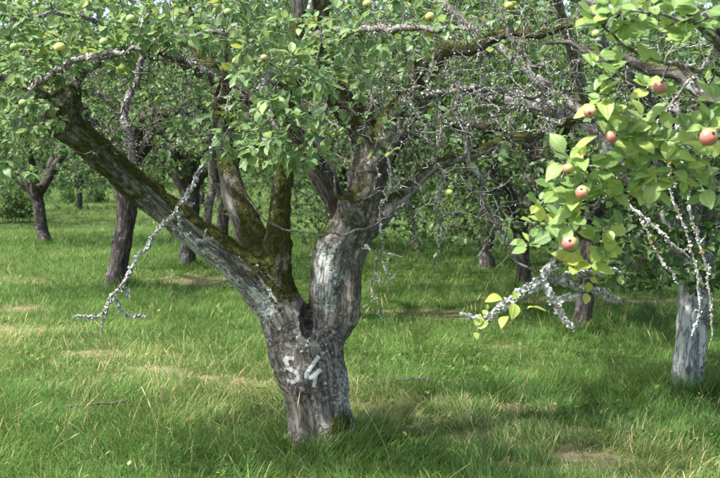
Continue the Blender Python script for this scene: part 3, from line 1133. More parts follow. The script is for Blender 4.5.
    # secondary branches drawn from the photo: (px, py, Y, width px)
    br = {
        'dead#1': [(234, 95, 5.15, 5), (224, 128, 5.1, 6), (206, 165, 5.05, 7), (186, 195, 5.0, 8.5), (166, 217, 4.97, 8), (150, 246, 4.95, 7.5), (129, 275, 4.92, 7), (117, 292, 4.9, 6.5), (110, 306, 4.9, 5), (105, 320, 4.9, 4), (102, 334, 4.9, 2.5)],
        'dead#2': [(113, 299, 4.9, 5.5), (104, 310, 4.9, 4.5), (95, 316, 4.89, 5.5), (84, 317, 4.88, 4.5), (72, 318, 4.87, 2.5)],
        'dead#3': [(114, 298, 4.9, 5), (121, 308, 4.91, 4), (130, 314, 4.92, 3.6), (139, 317, 4.93, 3.2), (147, 315, 4.94, 2)],
        'dead#4': [(184, 200, 5.0, 6), (178, 217, 5.0, 5.5), (181, 231, 5.0, 5.5), (191, 241, 5.01, 6), (203, 243, 5.02, 5.5), (213, 238, 5.03, 3)],
        'dead#5': [(121, 287, 4.92, 5), (125, 295, 4.92, 3), (127, 299, 4.92, 2)],
        'shoot#1': [(207, 242, 5.9, 15), (209, 215, 5.86, 13), (211, 180, 5.82, 12), (213, 145, 5.78, 11), (219, 110, 5.72, 9), (222, 60, 5.6, 8), (226, 0, 5.5, 7), (228, -40, 5.5, 5)],
        'shoot#2': [(240, 184, 5.3, 3), (256, 206, 5.28, 3.5), (270, 221, 5.27, 4), (288, 230, 5.26, 4.5), (320, 233.5, 5.25, 4.8), (352, 232, 5.3, 5), (380, 223, 5.4, 5.5), (396, 212, 5.7, 6), (404, 203, 6.15, 7)],
        'hang#1': [(398, 118, 5.6, 5), (390, 150, 5.45, 4.5), (385, 182, 5.35, 4.2), (384, 215, 5.3, 4), (387, 245, 5.28, 3.8), (390, 275, 5.26, 3.4), (391, 297, 5.25, 2)],
        'hang#2': [(428, 60, 5.7, 6), (432, 100, 5.6, 5), (437, 140, 5.55, 4.6), (442, 175, 5.5, 4.2), (441, 210, 5.5, 3.8), (436, 240, 5.5, 3.4), (435, 272, 5.5, 2)],
        'hang#3': [(446, 70, 6.2, 12), (458, 115, 6.2, 12), (468, 150, 6.2, 12), (482, 185, 6.2, 11), (492, 215, 6.2, 10), (503, 240, 6.2, 9), (518, 258, 6.2, 7), (535, 272, 6.2, 4)],
        'hang#4': [(508, 28, 5.6, 10), (518, 50, 5.6, 10), (528, 75, 5.6, 10), (541, 95, 5.6, 9), (551, 120, 5.6, 8), (556, 150, 5.6, 6), (560, 180, 5.6, 3)],
        'hang#5': [(482, 185, 6.2, 6), (488, 214, 6.15, 5), (494, 230, 6.1, 4), (484, 250, 6.1, 3.4), (476, 258, 6.1, 2)],
        'hang#6': [(404, 190, 6.3, 6), (410, 215, 6.3, 5), (414, 240, 6.3, 4), (416, 262, 6.3, 2)],
        'hang#7': [(365, 245, 5.85, 4), (372, 268, 5.75, 3.4), (378, 292, 5.7, 2.8), (382, 318, 5.68, 1.6)],
        'hang#8': [(332, 93, 6.2, 10), (318, 125, 6.1, 8), (324, 150, 6.05, 7), (334, 170, 6.0, 6), (336, 195, 6.0, 3)],
        'bough#1': [(72, 96, 5.6, 20), (76, 82, 5.5, 15), (100, 62, 5.4, 12), (135, 46, 5.3, 11), (180, 38, 5.25, 9), (230, 30, 5.2, 8)],
        'bough#2': [(60, 108, 5.6, 16), (45, 92, 5.5, 12), (20, 80, 5.4, 11), (-20, 76, 5.3, 9), (-70, 78, 5.2, 7)],
        'bough#3': [(45, 112, 5.6, 16), (30, 98, 5.4, 12), (38, 82, 5.15, 10), (62, 68, 4.9, 9), (100, 55, 4.7, 8), (140, 50, 4.6, 6)],
        'bough#4': [(150, 195, 5.9, 14), (130, 150, 6.2, 12), (125, 110, 6.4, 11), (140, 60, 6.5, 10), (150, 10, 6.5, 9)],
        'bough#5': [(290, 90, 6.0, 16), (270, 75, 5.6, 12), (262, 85, 5.2, 10), (270, 110, 4.9, 8), (285, 140, 4.7, 5)],
        'bough#6': [(296, 45, 6.0, 15), (340, 32, 5.6, 12), (385, 30, 5.2, 10), (430, 28, 5.0, 8), (470, 30, 4.9, 5)],
        'bough#7': [(400, 96, 6.1, 14), (430, 95, 6.3, 11), (470, 90, 6.4, 10), (520, 95, 6.5, 8), (570, 90, 6.6, 6)],
        'bough#8': [(215, 80, 6.4, 16), (180, 60, 6.0, 12), (150, 45, 5.6, 10), (110, 25, 5.3, 8), (60, 15, 5.1, 6), (10, 20, 5.0, 5)],
    }
    nodes, rads = [], []
    for ch in chains[2:]:
        p = resample(ch['pts'], 0.08)
        keep = p[:, 2] > 1.45
        nodes.append(p[keep, :3])
        rads.append(p[keep, 3])
    lb_buf = Buf()
    lb_or = Buf()
    spur = Buf()
    for c0, n0 in zip(*trunk_lich):
        lichen_patch(lb_buf, rng, c0, n0, min(.011, .002 + .0018 * rng.pareto(1.7)))
    br_nodes = {}
    tmp = {}
    for key, pl in br.items():
        b = tmp.setdefault(key.split('#')[0] + ('#1' if key.startswith('dead') else '#' + key.split('#')[1]), Buf())
        q = chain('x', pl)['pts']
        p = resample(q, 0.028)
        zz = np.interp(np.arange(len(p)), np.arange(0, len(p) + 5, 5), rng.uniform(-.5, .5, len(np.arange(0, len(p) + 5, 5))))
        jit = zz + (vnoise(p[:, :3] + 3, 14) - 0.5) * .5
        j2 = vnoise(p[:, :3] + 9, 17) - 0.5
        sc = 0.035 if key == 'shoot#2' else (0.07 if key.startswith('hang') else 0.045)
        p[1:-1, 0] += jit[1:-1] * sc
        p[1:-1, 2] += j2[1:-1] * sc
        knob = 1 + 0.5 * np.clip(vnoise(p[:, :3] + 21, 30) - 0.45, 0, 1)
        p[:, 3] *= knob * (0.5 if key.startswith('hang') else (0.42 if key.startswith(('dead', 'shoot#2')) else 0.66))
        tube(b, p[:, :3], p[:, 3], 8, lich=.3 if key.startswith('dead') else 0.1)
        if key.startswith('dead'):
            lichen_flakes(lb_buf, rng, p[:, :3], p[:, 3], int(len(p) * 15), (0.0025, 0.0085))
            # short spurs
            for i in range(3, len(p) - 2, 5):
                dv = unit(rng.normal(0, 1, 3) + np.array((0, 0, .2))) * rng.uniform(.015, .07)
                sp = np.stack([p[i, :3], p[i, :3] + dv * .5 + rng.normal(0, .004, 3), p[i, :3] + dv])
                tube(spur, sp, [p[i, 3] * .5, p[i, 3] * .42, .0016], 5, lich=.5)
                lichen_flakes(lb_buf, rng, sp, [.004, .003, .003], 8, (0.003, 0.008))
        if key.startswith('hang'):
            lichen_flakes(lb_buf, rng, p[:, :3], p[:, 3], int(len(p) * 5), (0.002, 0.007))
            for i in range(3, len(p) - 2, 3):
                dv = unit(rng.normal(0, 1, 3)) * rng.uniform(.02, .16)
                sp = np.stack([p[i, :3], p[i, :3] + dv * .5 + rng.normal(0, .008, 3), p[i, :3] + dv])
                tube(spur, sp, [p[i, 3] * .5, .0024, .0014], 5, lich=.5)
                lichen_flakes(lb_buf, rng, sp, [.003, .003, .002], 5, (0.003, 0.007))
        if key.startswith('bough'):
            lichen_flakes(lb_buf, rng, p[:, :3], p[:, 3], int(len(p) * 5), (0.004, 0.012))
        if key.startswith(('bough', 'hang#3', 'hang#4', 'shoot#1', 'hang#2')):
            nodes.append(p[::3, :3])
            rads.append(p[::3, 3])
        br_nodes[key] = p
    for key, b in tmp.items():
        nm2 = 'dead_branch' if key.startswith('dead') else 'branch'
        o = link(nm2, b.mesh(nm2, M_twig_lich if key.startswith(('dead', 'hang')) else M_twig), root)
        o.matrix_parent_inverse = root.matrix_basis.inverted()
        if nm2 == 'dead_branch':
            o['label'] = 'dead bare branch crusted with white lichen hanging to the left'
        elif key == 'shoot#2':
            o['label'] = 'thin bare brown shoot arching in front of the fork'
        elif key.startswith('hang'):
            o['label'] = 'hanging twig grey with lichen'
    # knot with orange dead leaves at the branch crossing and the dark tip of the dead branch
    q = br_nodes['dead#1']
    lichen_flakes(lb_or, rng, q[(np.abs(q[:, 2] - P(170, 212, 5)[2]) < 0.05), :3], q[(np.abs(q[:, 2] - P(170, 212, 5)[2]) < 0.05), 3] * 1.6, 26, (0.004, 0.009))

    # crown: leafy targets by region of the photo, thinner to the right, thick at the upper left
    tg, lf = [], []      # target, leaves per rosette
    def area(n, x0, x1, y0, y1, d0, d1, leaves, size):
        for _ in range(int(n * (1.5 if leaves > 0 else 1.2))):
            tg.append(P(rng.uniform(x0, x1), rng.uniform(y0, y1), rng.uniform(d0, d1)))
            lf.append((int(leaves * rng.uniform(.6, 1.4) + .5) if leaves >= 0 else -1, size))
    area(150, -40, 130, -10, 75, 4.7, 6.2, 8, .055)
    area(70, -60, 60, 60, 130, 4.8, 6.0, 7, .054)
    area(30, -60, 30, 130, 185, 4.9, 5.7, 6, .056)
    area(95, 110, 260, -10, 50, 4.7, 6.2, 8, .055)
    area(16, 120, 240, 60, 130, 5.0, 6.3, 4, .05)
    area(90, 70, 250, 60, 160, 5.3, 6.8, -1, .05)
    area(70, 300, 420, 40, 170, 5.6, 7.0, -1, .05)
    area(60, 420, 600, 20, 170, 5.8, 7.2, -1, .05)
    area(20, 165, 240, 95, 160, 4.8, 5.3, 6, .052)
    area(60, 235, 340, 15, 90, 4.5, 5.6, 7, .056)
    area(34, 250, 320, 95, 165, 4.5, 5.1, 8, .06)
    area(40, 320, 450, -10, 60, 4.7, 6.2, 6, .058)
    area(36, 380, 560, 10, 140, 5.2, 6.8, 3, .05)
    area(120, 380, 560, 10, 150, 4.9, 6.2, 0, .05)
    area(26, 430, 560, 130, 250, 5.7, 6.6, 3, .048)
    area(12, 300, 420, 60, 150, 5.6, 6.8, 3, .05)
    area(36, 450, 640, -10, 60, 5.0, 6.8, 4, .052)
    area(20, 560, 660, 60, 180, 6.0, 7.0, 4, .05)
    # bare lichen twigs, the grey thicket right of the middle
    area(220, 330, 600, 0, 130, 5.0, 6.8, 0, .05)
    area(70, 300, 430, 60, 200, 5.2, 6.2, 0, .05)
    area(30, 320, 400, 40, 150, 5.2, 6.0, 4, .05)
    area(24, 590, 720, 40, 130, 4.2, 5.6, 0, .05)
    area(60, 400, 560, 120, 230, 5.5, 6.6, 0, .05)
    area(110, 60, 330, 20, 150, 5.4, 6.6, 0, .05)
    # the rest of the crown above the frame and behind
    for _ in range(330):
        a = rng.uniform(0, 6.283)
        r = 2.7 * math.sqrt(rng.random())
        z = rng.uniform(2.5, 4.4 - 0.12 * r * r)
        tg.append(np.array((base[0] + math.cos(a) * r * 1.15, base[1] + .3 + math.sin(a) * r, z)))
        lf.append((7, .055))
    for _ in range(120):
        a = rng.uniform(0.1, 3.04)
        r = rng.uniform(1.4, 2.9)
        tg.append(np.array((base[0] + math.cos(a) * r * 1.1, base[1] + math.sin(a) * r, rng.uniform(1.6, 2.5))))
        lf.append((6, .052))
    for _ in range(130):  # extra unseen leaf clusters, added to keep sun spots off the trunk
        tg.append(np.array((base[0] - 1.1 + rng.normal(0, .7), base[1] - .6 + rng.normal(0, .6), rng.uniform(2.65, 3.7))))
        lf.append((7, .055))
    tg = np.array(tg)
    # skeleton for the upper crown
    for k in range(11):
        a = k / 11 * 6.283 + .3
        s = [c for c in chains if len(c['pts']) > 7][1 + k % 5]['pts'][-1][:3]
        e = np.array((base[0] + math.cos(a) * 2.2, base[1] + .3 + math.sin(a) * 2.0, 3.1 + .5 * rng.random()))
        p = resample(np.array([s, (s * .5 + e * .5) + np.array((0, 0, .35)), e]), .1)
        nodes.append(p)
        rads.append(np.linspace(.035, .012, len(p)))
        br_nodes['up%d' % k] = p
        b = Buf()
        tube(b, p, np.linspace(.035, .012, len(p)), 7, lich=0.2)
        o = link('branch', b.mesh('branch', M_twig), root)
        o.matrix_parent_inverse = root.matrix_basis.inverted()
    twigs, NB, RB = grow(rng, np.vstack(nodes), np.concatenate(rads), tg)
    order = np.argsort(np.array([np.min(((np.vstack(nodes) - t_) ** 2).sum(1)) for t_ in tg]))
    L_ = Leaves()
    bare = []
    dark = []
    leafy = []
    for (p, r, t_, ax), ti in zip(twigs, order):
        n, sz = lf[ti]
        if n < 0:
            if p is not None:
                dark.append((p, r * 1.5, t_, ax))
                for _ in range(3):
                    i = rng.integers(1, len(p))
                    dv = unit(rng.normal(0, 1, 3)) * rng.uniform(.05, .22)
                    dark.append((np.stack([p[i], p[i] + dv * .5 + rng.normal(0, .02, 3), p[i] + dv]), np.array([r[i] * 1.1, r[i] * .8, .0016]), t_, dv))
            continue
        if n == 0:
            if p is not None:
                bare.append((p, r * 1.35, t_, ax))
                if len(p) > 3:
                    for _ in range(3):
                        i = rng.integers(1, len(p) - 1)
                        dv = unit(rng.normal(0, 1, 3)) * rng.uniform(.04, .16)
                        bare.append((np.stack([p[i], p[i] + dv * .5 + rng.normal(0, .015, 3), p[i] + dv]), np.array([r[i] * .8, r[i] * .6, .0015]), t_, dv))
            continue
        leafy.append((p, r, t_, ax))
        axis = unit(ax) + np.array((0, -0.25, .15))
        L_.rosette(rng, t_, axis, n, sz)
        if p is not None and len(p) > 4:
            for i in range(len(p) // 2, len(p) - 1, 2):
                L_.rosette(rng, p[i], unit(p[i] - p[i - 1]) + rng.normal(0, .6, 3), rng.integers(1, 4), sz * .9)
    for nm3, tw, mt in (('twig', leafy, M_twig), ('bare_twig', bare, M_twig), ('dark_twig', dark, M_twig_dark)):
        o = twig_mesh(nm3, tw, mt, root, 5, rng, (lambda p: 0.1 if nm3 == 'twig' else 0.25 * (vnoise(p[:1], 3.0)[0] > .5)))
        o.matrix_parent_inverse = root.matrix_basis.inverted()
        tag(o, kind='stuff')
    for p, r, t_, ax in bare:
        lichen_flakes(lb_buf, rng, p, r, 10 if vnoise(np.asarray(p)[:1] + 2, 2.5)[0] > .58 else 2, (0.0025, 0.0065))
    for nm4, bb, mt in (('lichen', lb_buf, M_lichen), ('orange_lichen', lb_or, M_lichen_or), ('spur', spur, M_twig_lich)):
        o = link(nm4, bb.mesh(nm4, mt, False), root)
        o.matrix_parent_inverse = root.matrix_basis.inverted()
        tag(o, kind='stuff')
    p, t_, n_, s_, r_ = L_.arrays()
    x, y, d = project(p + unit(t_) * s_[:, None] * .5)
    seen = (x > 4) & (x < 716) & (y > 4) & (y < 470)
    score = np.where(seen, s_ / d, 0)
    big = np.argsort(-score)[:300]
    rest = np.ones(len(p), bool)
    rest[big] = False
    ms = [leaf_template(i, M_leaf_one, 0.18 + .12 * (i % 3), 0.12 + .1 * (i % 4), .29) for i in range(6)]
    single_leaves(root, ms, p[big], t_[big], n_[big], s_[big], rng.integers(0, 6, 300))
    V, Fs, r, uv = leaf_mass(p[rest], t_[rest], n_[rest], s_[rest], r_[rest])
    o = link('foliage', make_mesh('foliage', V, Fs, {'rnd': r, 'luv': uv}, False, M_leaf), root)
    o.matrix_parent_inverse = root.matrix_basis.inverted()
    tag(o, 'green foliage of the crown', kind='stuff')
    print('main leaves', len(p))


main_tree()


# ------------------------------------------------------------------ the other trees of the orchard
def orchard_tree(seed, base, label, trunk_pts, limbs, crown, mat=None, ntarget=520, leafn=13, size=.062, moss_amt=0.3, lich_amt=0.2, voxel=0.02, group='apple trees of the orchard behind', tmat=None, lmat=None, extra=()):
    """trunk_pts, limbs: lists of (x, y, z, r) relative to the base; crown: (cx, cy, cz, rx, ry, rz_up, z_low)"""
    rng = np.random.default_rng(seed)
    root = link('apple_tree', None)
    root.location = tuple(base)
    root.empty_display_size = 0.2
    tag(root, label, 'apple tree', group)
    chains = [dict(name='trunk', pts=np.array(tp, float)) for tp in (trunk_pts if isinstance(trunk_pts[0], list) else [trunk_pts])]
    for i, l in enumerate(limbs):
        chains.append(dict(name='limb#%d' % i, pts=np.array(l, float)))
    V, Q, N, bc, grp = wood(chains, voxel, 0.05, (), 0.008, 0.012, seed * .37)
    moss = moss_amt + 0.5 * sstep(.2, .8, N[:, 2]) - .15
    lich = np.full(len(V), lich_amt) * (0.6 + 0.8 * sstep(.5, -.8, N[:, 0])) * (.25 + .75 * sstep(1.3, .9, V[:, 2])) * (.55 + .9 * sstep(.45, .6, vnoise(V + seed, 4.5)))
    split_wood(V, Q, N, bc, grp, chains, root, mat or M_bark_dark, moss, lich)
    nodes, rads = [], []
    for ch in chains:
        p = resample(ch['pts'], 0.1)
        k = p[:, 2] > 0.9
        nodes.append(p[k, :3])
        rads.append(p[k, 3])
    cx, cy, cz, rx, ry, rzu, zl = crown
    tg = []
    while len(tg) < ntarget:
        v = rng.normal(0, 1, 3)
        v = v / np.linalg.norm(v) * rng.random() ** 0.42
        z = cz + v[2] * (rzu if v[2] > 0 else cz - zl)
        q = np.array((cx + v[0] * rx, cy + v[1] * ry, z))
        if rng.random() < .38:      # hanging skirt of the crown
            a, r = rng.uniform(0, 6.283), rng.uniform(.35, 1)
            q = np.array((cx + math.cos(a) * rx * r, cy + math.sin(a) * ry * r, zl + (cz - zl) * rng.random()))
        # ragged outline: knock out whole lumps
        if vnoise(q[None] + seed, 0.9)[0] < 0.36:
            continue
        tg.append(q)
    tg += [np.array(e) for e in extra]
    # first the boughs, then the twigs
    tw1, NB, RB = grow(rng, np.vstack(nodes), np.concatenate(rads), np.array(tg[:40]), 0.12, .15, .05, .004, .016)
    tw2, NB, RB = grow(rng, NB, RB, np.array(tg[40:]), 0.11, .1, .05, .002, .009)
    L_ = Leaves()
    for p, r, t_, ax in tw1 + tw2:
        L_.rosette(rng, t_, unit(ax) + np.array((0, 0, .1)), leafn, size, 1.1, 1.0, None, (.45, .25), .4)
        if p is not None and len(p) > 3:
            for i in range(max(1, len(p) // 3), len(p) - 1, 1):
                L_.rosette(rng, p[i], rng.normal(0, 1, 3), 4, size * .95, 1.1, 1.0, None, (.4, .25), .4)
    o = twig_mesh('twig', tw1 + tw2, tmat or M_twig_dark, root, 4)
    tag(o, kind='stuff')
    p, t_, n_, s_, r_ = L_.arrays()
    V, Fs, r, uv = leaf_mass(p, t_, n_, s_, r_)
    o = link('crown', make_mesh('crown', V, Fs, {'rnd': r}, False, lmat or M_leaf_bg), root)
    tag(o, kind='stuff')
    return root


def W(px, Y, wpx):
    return wpx / 2 * Y / F


def rel(base, pl):
    out = []
    for px, py, Y, w in pl:
        p = P(px, py, Y)
        out.append((p[0] - base[0], p[1] - base[1], p[2], w / 2 * Y / F))
    return out


def limbs_from(top, n, rng, reach, r, z1):
    out = []
    for k in range(n):
        a = k / n * 6.283 + rng.uniform(-.4, .4)
        e = np.array((top[0] + math.cos(a) * reach, top[1] + math.sin(a) * reach, z1 + rng.uniform(-.3, .4)))
        m = np.array(top[:3]) * .55 + e * .45 + np.array((0, 0, .25))
        s = np.array(top[:3]) - np.array((0, 0, .12))
        out.append([(*s, r), (*m, r * .7), (*e, r * .32)])
    return out


def background_trees():
    rng = random.Random(3)
    # small tree far left, forking low
    b = G(43, 244)
    Y = b[1]
    top = rel(b, [(37, 192, Y, 10)])[0]
    lm = limbs_from(top, 5, rng, 1.5, .085, 2.3) + [rel(b, [(36, 192, Y, 8), (20, 180, Y, 8), (4, 165, Y, 7), (-20, 150, Y, 5)])]
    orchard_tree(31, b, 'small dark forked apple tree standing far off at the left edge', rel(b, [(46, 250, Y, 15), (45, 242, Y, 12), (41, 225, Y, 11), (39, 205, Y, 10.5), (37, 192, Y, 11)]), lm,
                 (-.1, 0, 2.75, 2.6, 2.4, 2.4, 1.15), ntarget=750, moss_amt=.1)
    # the dark leaning trunk under the left limb
    b = G(116, 290)
    Y = b[1]
    pl = rel(b, [(114, 296, Y, 30), (116, 286, Y, 22), (119, 260, Y, 18), (124, 230, Y, 17), (127, 205, Y, 18), (124, 185, Y, 20), (118, 165, Y, 26)])
    orchard_tree(32, b, 'dark leaning apple trunk seen beneath the long mossy left limb', pl, limbs_from(pl[-1], 6, rng, 1.7, .12, 2.5), (0, .3, 2.9, 2.6, 2.6, 2.0, 1.75), ntarget=600, moss_amt=.15)
    # two trunks behind, between the left limb and the dead shoot
    b = G(186, 268)
    Y = b[1]
    pl = rel(b, [(187, 274, Y, 20), (187, 262, Y, 16), (189, 235, Y, 15), (190, 205, Y, 17), (188, 180, Y, 18)])
    orchard_tree(33, b, 'grey apple trunk half hidden behind the left limb and its upright shoot', pl, limbs_from(pl[-1], 6, rng, 1.8, .12, 2.6), (0, 0, 3.1, 2.7, 2.7, 2.1, 1.45), ntarget=700, moss_amt=.1)
    b = G(222, 240)
    Y = b[1]
    pl = rel(b, [(222, 246, Y, 15), (222, 236, Y, 12), (223, 215, Y, 11), (222, 195, Y, 12), (221, 178, Y, 13)])
    orchard_tree(34, b, 'thin distant apple trunk in the gap left of the mossy upright limb', pl, limbs_from(pl[-1], 5, rng, 1.8, .12, 2.7), (0, 0, 3.1, 2.7, 2.6, 2.3, 1.3), ntarget=700, moss_amt=.1)
    # right behind the fork, hidden by the right limb
    b = G(330, 252)
    Y = b[1]
    pl = rel(b, [(330, 258, Y, 18), (330, 245, Y, 14), (333, 220, Y, 13), (331, 190, Y, 14)])
    orchard_tree(35, b, 'apple tree far behind the fork with low hanging leaves', pl, limbs_from(pl[-1], 6, rng, 1.8, .11, 2.5), (0, 0, 2.8, 2.8, 2.6, 2.1, .35), ntarget=950, moss_amt=.1)
    b = G(338, 321)  # added tree, trunk out of sight: its crown is there to shade the grass
    Y = b[1]
    pl = rel(b, [(338, 327, Y, 24), (338, 312, Y, 20), (341, 275, Y, 18), (346, 240, Y, 19), (350, 215, Y, 20)])
    orchard_tree(42, b, 'apple tree added for shade behind the right stem of the fork, only its leaves showing', pl, limbs_from(pl[-1], 6, rng, 1.6, .09, 2.5), (0.3, .4, 3.0, 2.5, 2.2, 1.8, 1.75), ntarget=650, moss_amt=.1)
    # the slim dark trunk under the lichen crusted branch
    b = G(581, 330)
    Y = b[1]
    pl = rel(b, [(578, 338, Y, 22), (581, 326, Y, 17), (585, 300, Y, 15), (589, 270, Y, 16), (592, 240, Y, 19), (590, 215, Y, 22)])
    orchard_tree(36, b, 'slim dark apple trunk directly below the lichen crusted near branch', pl, limbs_from(pl[-1], 6, rng, 1.6, .1, 2.3), (.1, .5, 2.6, 2.2, 1.9, 2.0, .95), ntarget=750, moss_amt=.25)
    b = G(523, 290)
    Y = b[1]
    pl = rel(b, [(522, 296, Y, 17), (523, 286, Y, 13), (524, 265, Y, 12), (522, 240, Y, 13), (520, 215, Y, 15)])
    orchard_tree(37, b, 'slender dark apple trunk left of the lichen crusted near branch', pl, limbs_from(pl[-1], 6, rng, 1.8, .1, 2.4), (0, .2, 2.7, 2.7, 2.3, 2.2, .5), ntarget=950, moss_amt=.1)
    b = G(487, 268)
    Y = b[1]
    pl = rel(b, [(487, 274, Y, 20), (487, 263, Y, 15), (486, 245, Y, 14), (490, 220, Y, 15), (488, 195, Y, 17)])
    orchard_tree(38, b, 'shaded apple trunk at mid distance behind the hanging grey twigs', pl, limbs_from(pl[-1], 6, rng, 1.9, .12, 2.6), (0, 0, 3.0, 2.9, 2.6, 2.2, .4), ntarget=950, moss_amt=.1)
    b = G(415, 250)
    Y = b[1]
    pl = rel(b, [(415, 256, Y, 12), (415, 244, Y, 9), (413, 225, Y, 8), (410, 200, Y, 9)])
    orchard_tree(39, b, 'very thin distant apple trunk right of the forked tree', pl, limbs_from(pl[-1], 6, rng, 1.9, .1, 2.6), (0, 0, 3.0, 2.9, 2.7, 2.4, .35), ntarget=950, moss_amt=.1)
    b = G(640, 268)
    Y = b[1]
    pl = rel(b, [(640, 274, Y, 16), (640, 262, Y, 13), (643, 240, Y, 12), (641, 210, Y, 14)])
    orchard_tree(41, b, 'distant apple tree seen between the slim dark trunk and the white flecked trunk', pl, limbs_from(pl[-1], 6, rng, 1.9, .1, 2.6), (.3, 0, 2.9, 3.0, 2.7, 2.4, .4), ntarget=950, moss_amt=.1)
    # pale lichen trunk at the right edge
    b = G(686, 392)
    Y = b[1]
    t1 = rel(b, [(679, 404, Y, 32), (681, 390, Y, 20), (683, 360, Y, 17), (686, 330, Y, 17), (689, 300, Y, 18), (691, 275, Y, 19), (690, 250, Y, 19), (684, 225, Y, 24)])
    t2 = rel(b, [(695, 404, Y + .06, 20), (696, 388, Y + .06, 13), (699, 350, Y + .06, 11), (702, 310, Y + .06, 11), (706, 270, Y + .06, 11), (716, 230, Y + .06, 14), (728, 190, Y + .06, 13)])
    ex = []
    r2 = np.random.default_rng(4)
    for _ in range(270):
        q = P(r2.uniform(600, 740), r2.uniform(130, 285), r2.uniform(6.5, 8.0))
        ex.append(q - np.array((b[0], b[1], 0)))
    orchard_tree(40, b, 'pale twin stemmed trunk flecked with white lichen at the right edge', [t1, t2], limbs_from(t1[-1], 6, rng, 1.5, .08, 2.2) , (.3, .4, 2.7, 2.3, 2.2, 1.8, 1.5),
                 mat=M_bark_pale, ntarget=520, moss_amt=.0, lich_amt=1.5, voxel=.01, tmat=M_twig, extra=ex)


background_trees()


def far_wood():
    """tall broadleaf trees that close the orchard; one tree, copied"""
    rng = np.random.default_rng(77)
    protos = []
    for k in range(2):
        root = orchard_tree(90 + k, (0, 0, 0), 'tall leafy tree in the green wall of wood closing the view', [(0, 0, -.3, .35), (0, 0, 1, .28), (.1, 0, 3, .22), (0, .1, 5, .16)],
                            limbs_from((0, .1, 4.6), 7, random.Random(k), 2.2, .12, 6.6), (0, 0, 4.6, 3.6, 3.4, 5.2, .3), ntarget=620, leafn=15, size=.15, voxel=.05,
                            group='trees of the far wood')
        root.name = 'woodland_tree'
        protos.append(root)
    spots = []
    for k in range(17):
        spots.append((-56 + k * 6.4 + rng.uniform(-1, 1), 78 + rng.uniform(-4, 5)))
    for k in range(12):
        spots.append((-52 + k * 9 + rng.uniform(-1.5, 1.5), 92 + rng.uniform(-4, 5)))
    for i, (x, y) in enumerate(spots):
        src = protos[i % 2]
        if i < 2:
            o = src
        else:
            o = src.copy()
            COL.objects.link(o)
            for ch in list(src.children):
                c = ch.copy()
                COL.objects.link(c)
                c.parent = o
        o.location = (x, y, 0)
        o.rotation_euler = (0, 0, rng.uniform(0, 6.28))
        s = rng.uniform(1.5, 2.1)
        o.scale = (s, s, s * rng.uniform(.95, 1.15))


far_wood()


def last_row():
    src = [o for o in COL.objects if o.name.startswith('apple_tree') and str(o.get('label', '')).startswith(('apple tree far behind', 'very thin distant'))]
    rng = np.random.default_rng(19)
    for i, (x, y) in enumerate(((-14, 34), (-10.2, 39), (-6.4, 43), (-2.5, 36), (1.5, 40), (5.2, 33), (9.5, 37), (13.5, 34), (8.6, 26), (-12.5, 46), (-18.5, 37), (-16.5, 27), (-10.5, 29), (17.5, 30))):
        r = src[i % len(src)]
        o = r.copy()
        COL.objects.link(o)
        for ch in list(r.children):
            c = ch.copy()
            COL.objects.link(c)
            c.parent = o
        o.location = (x, y, 0)
        o.rotation_euler = (0, 0, rng.uniform(0, 6.28))
        k = rng.uniform(1.1, 1.4)
        o.scale = (k, k, k)
        tag(o, 'distant leafy apple tree in the last orchard row before the wood', 'apple tree', 'apple trees of the last row')


last_row()


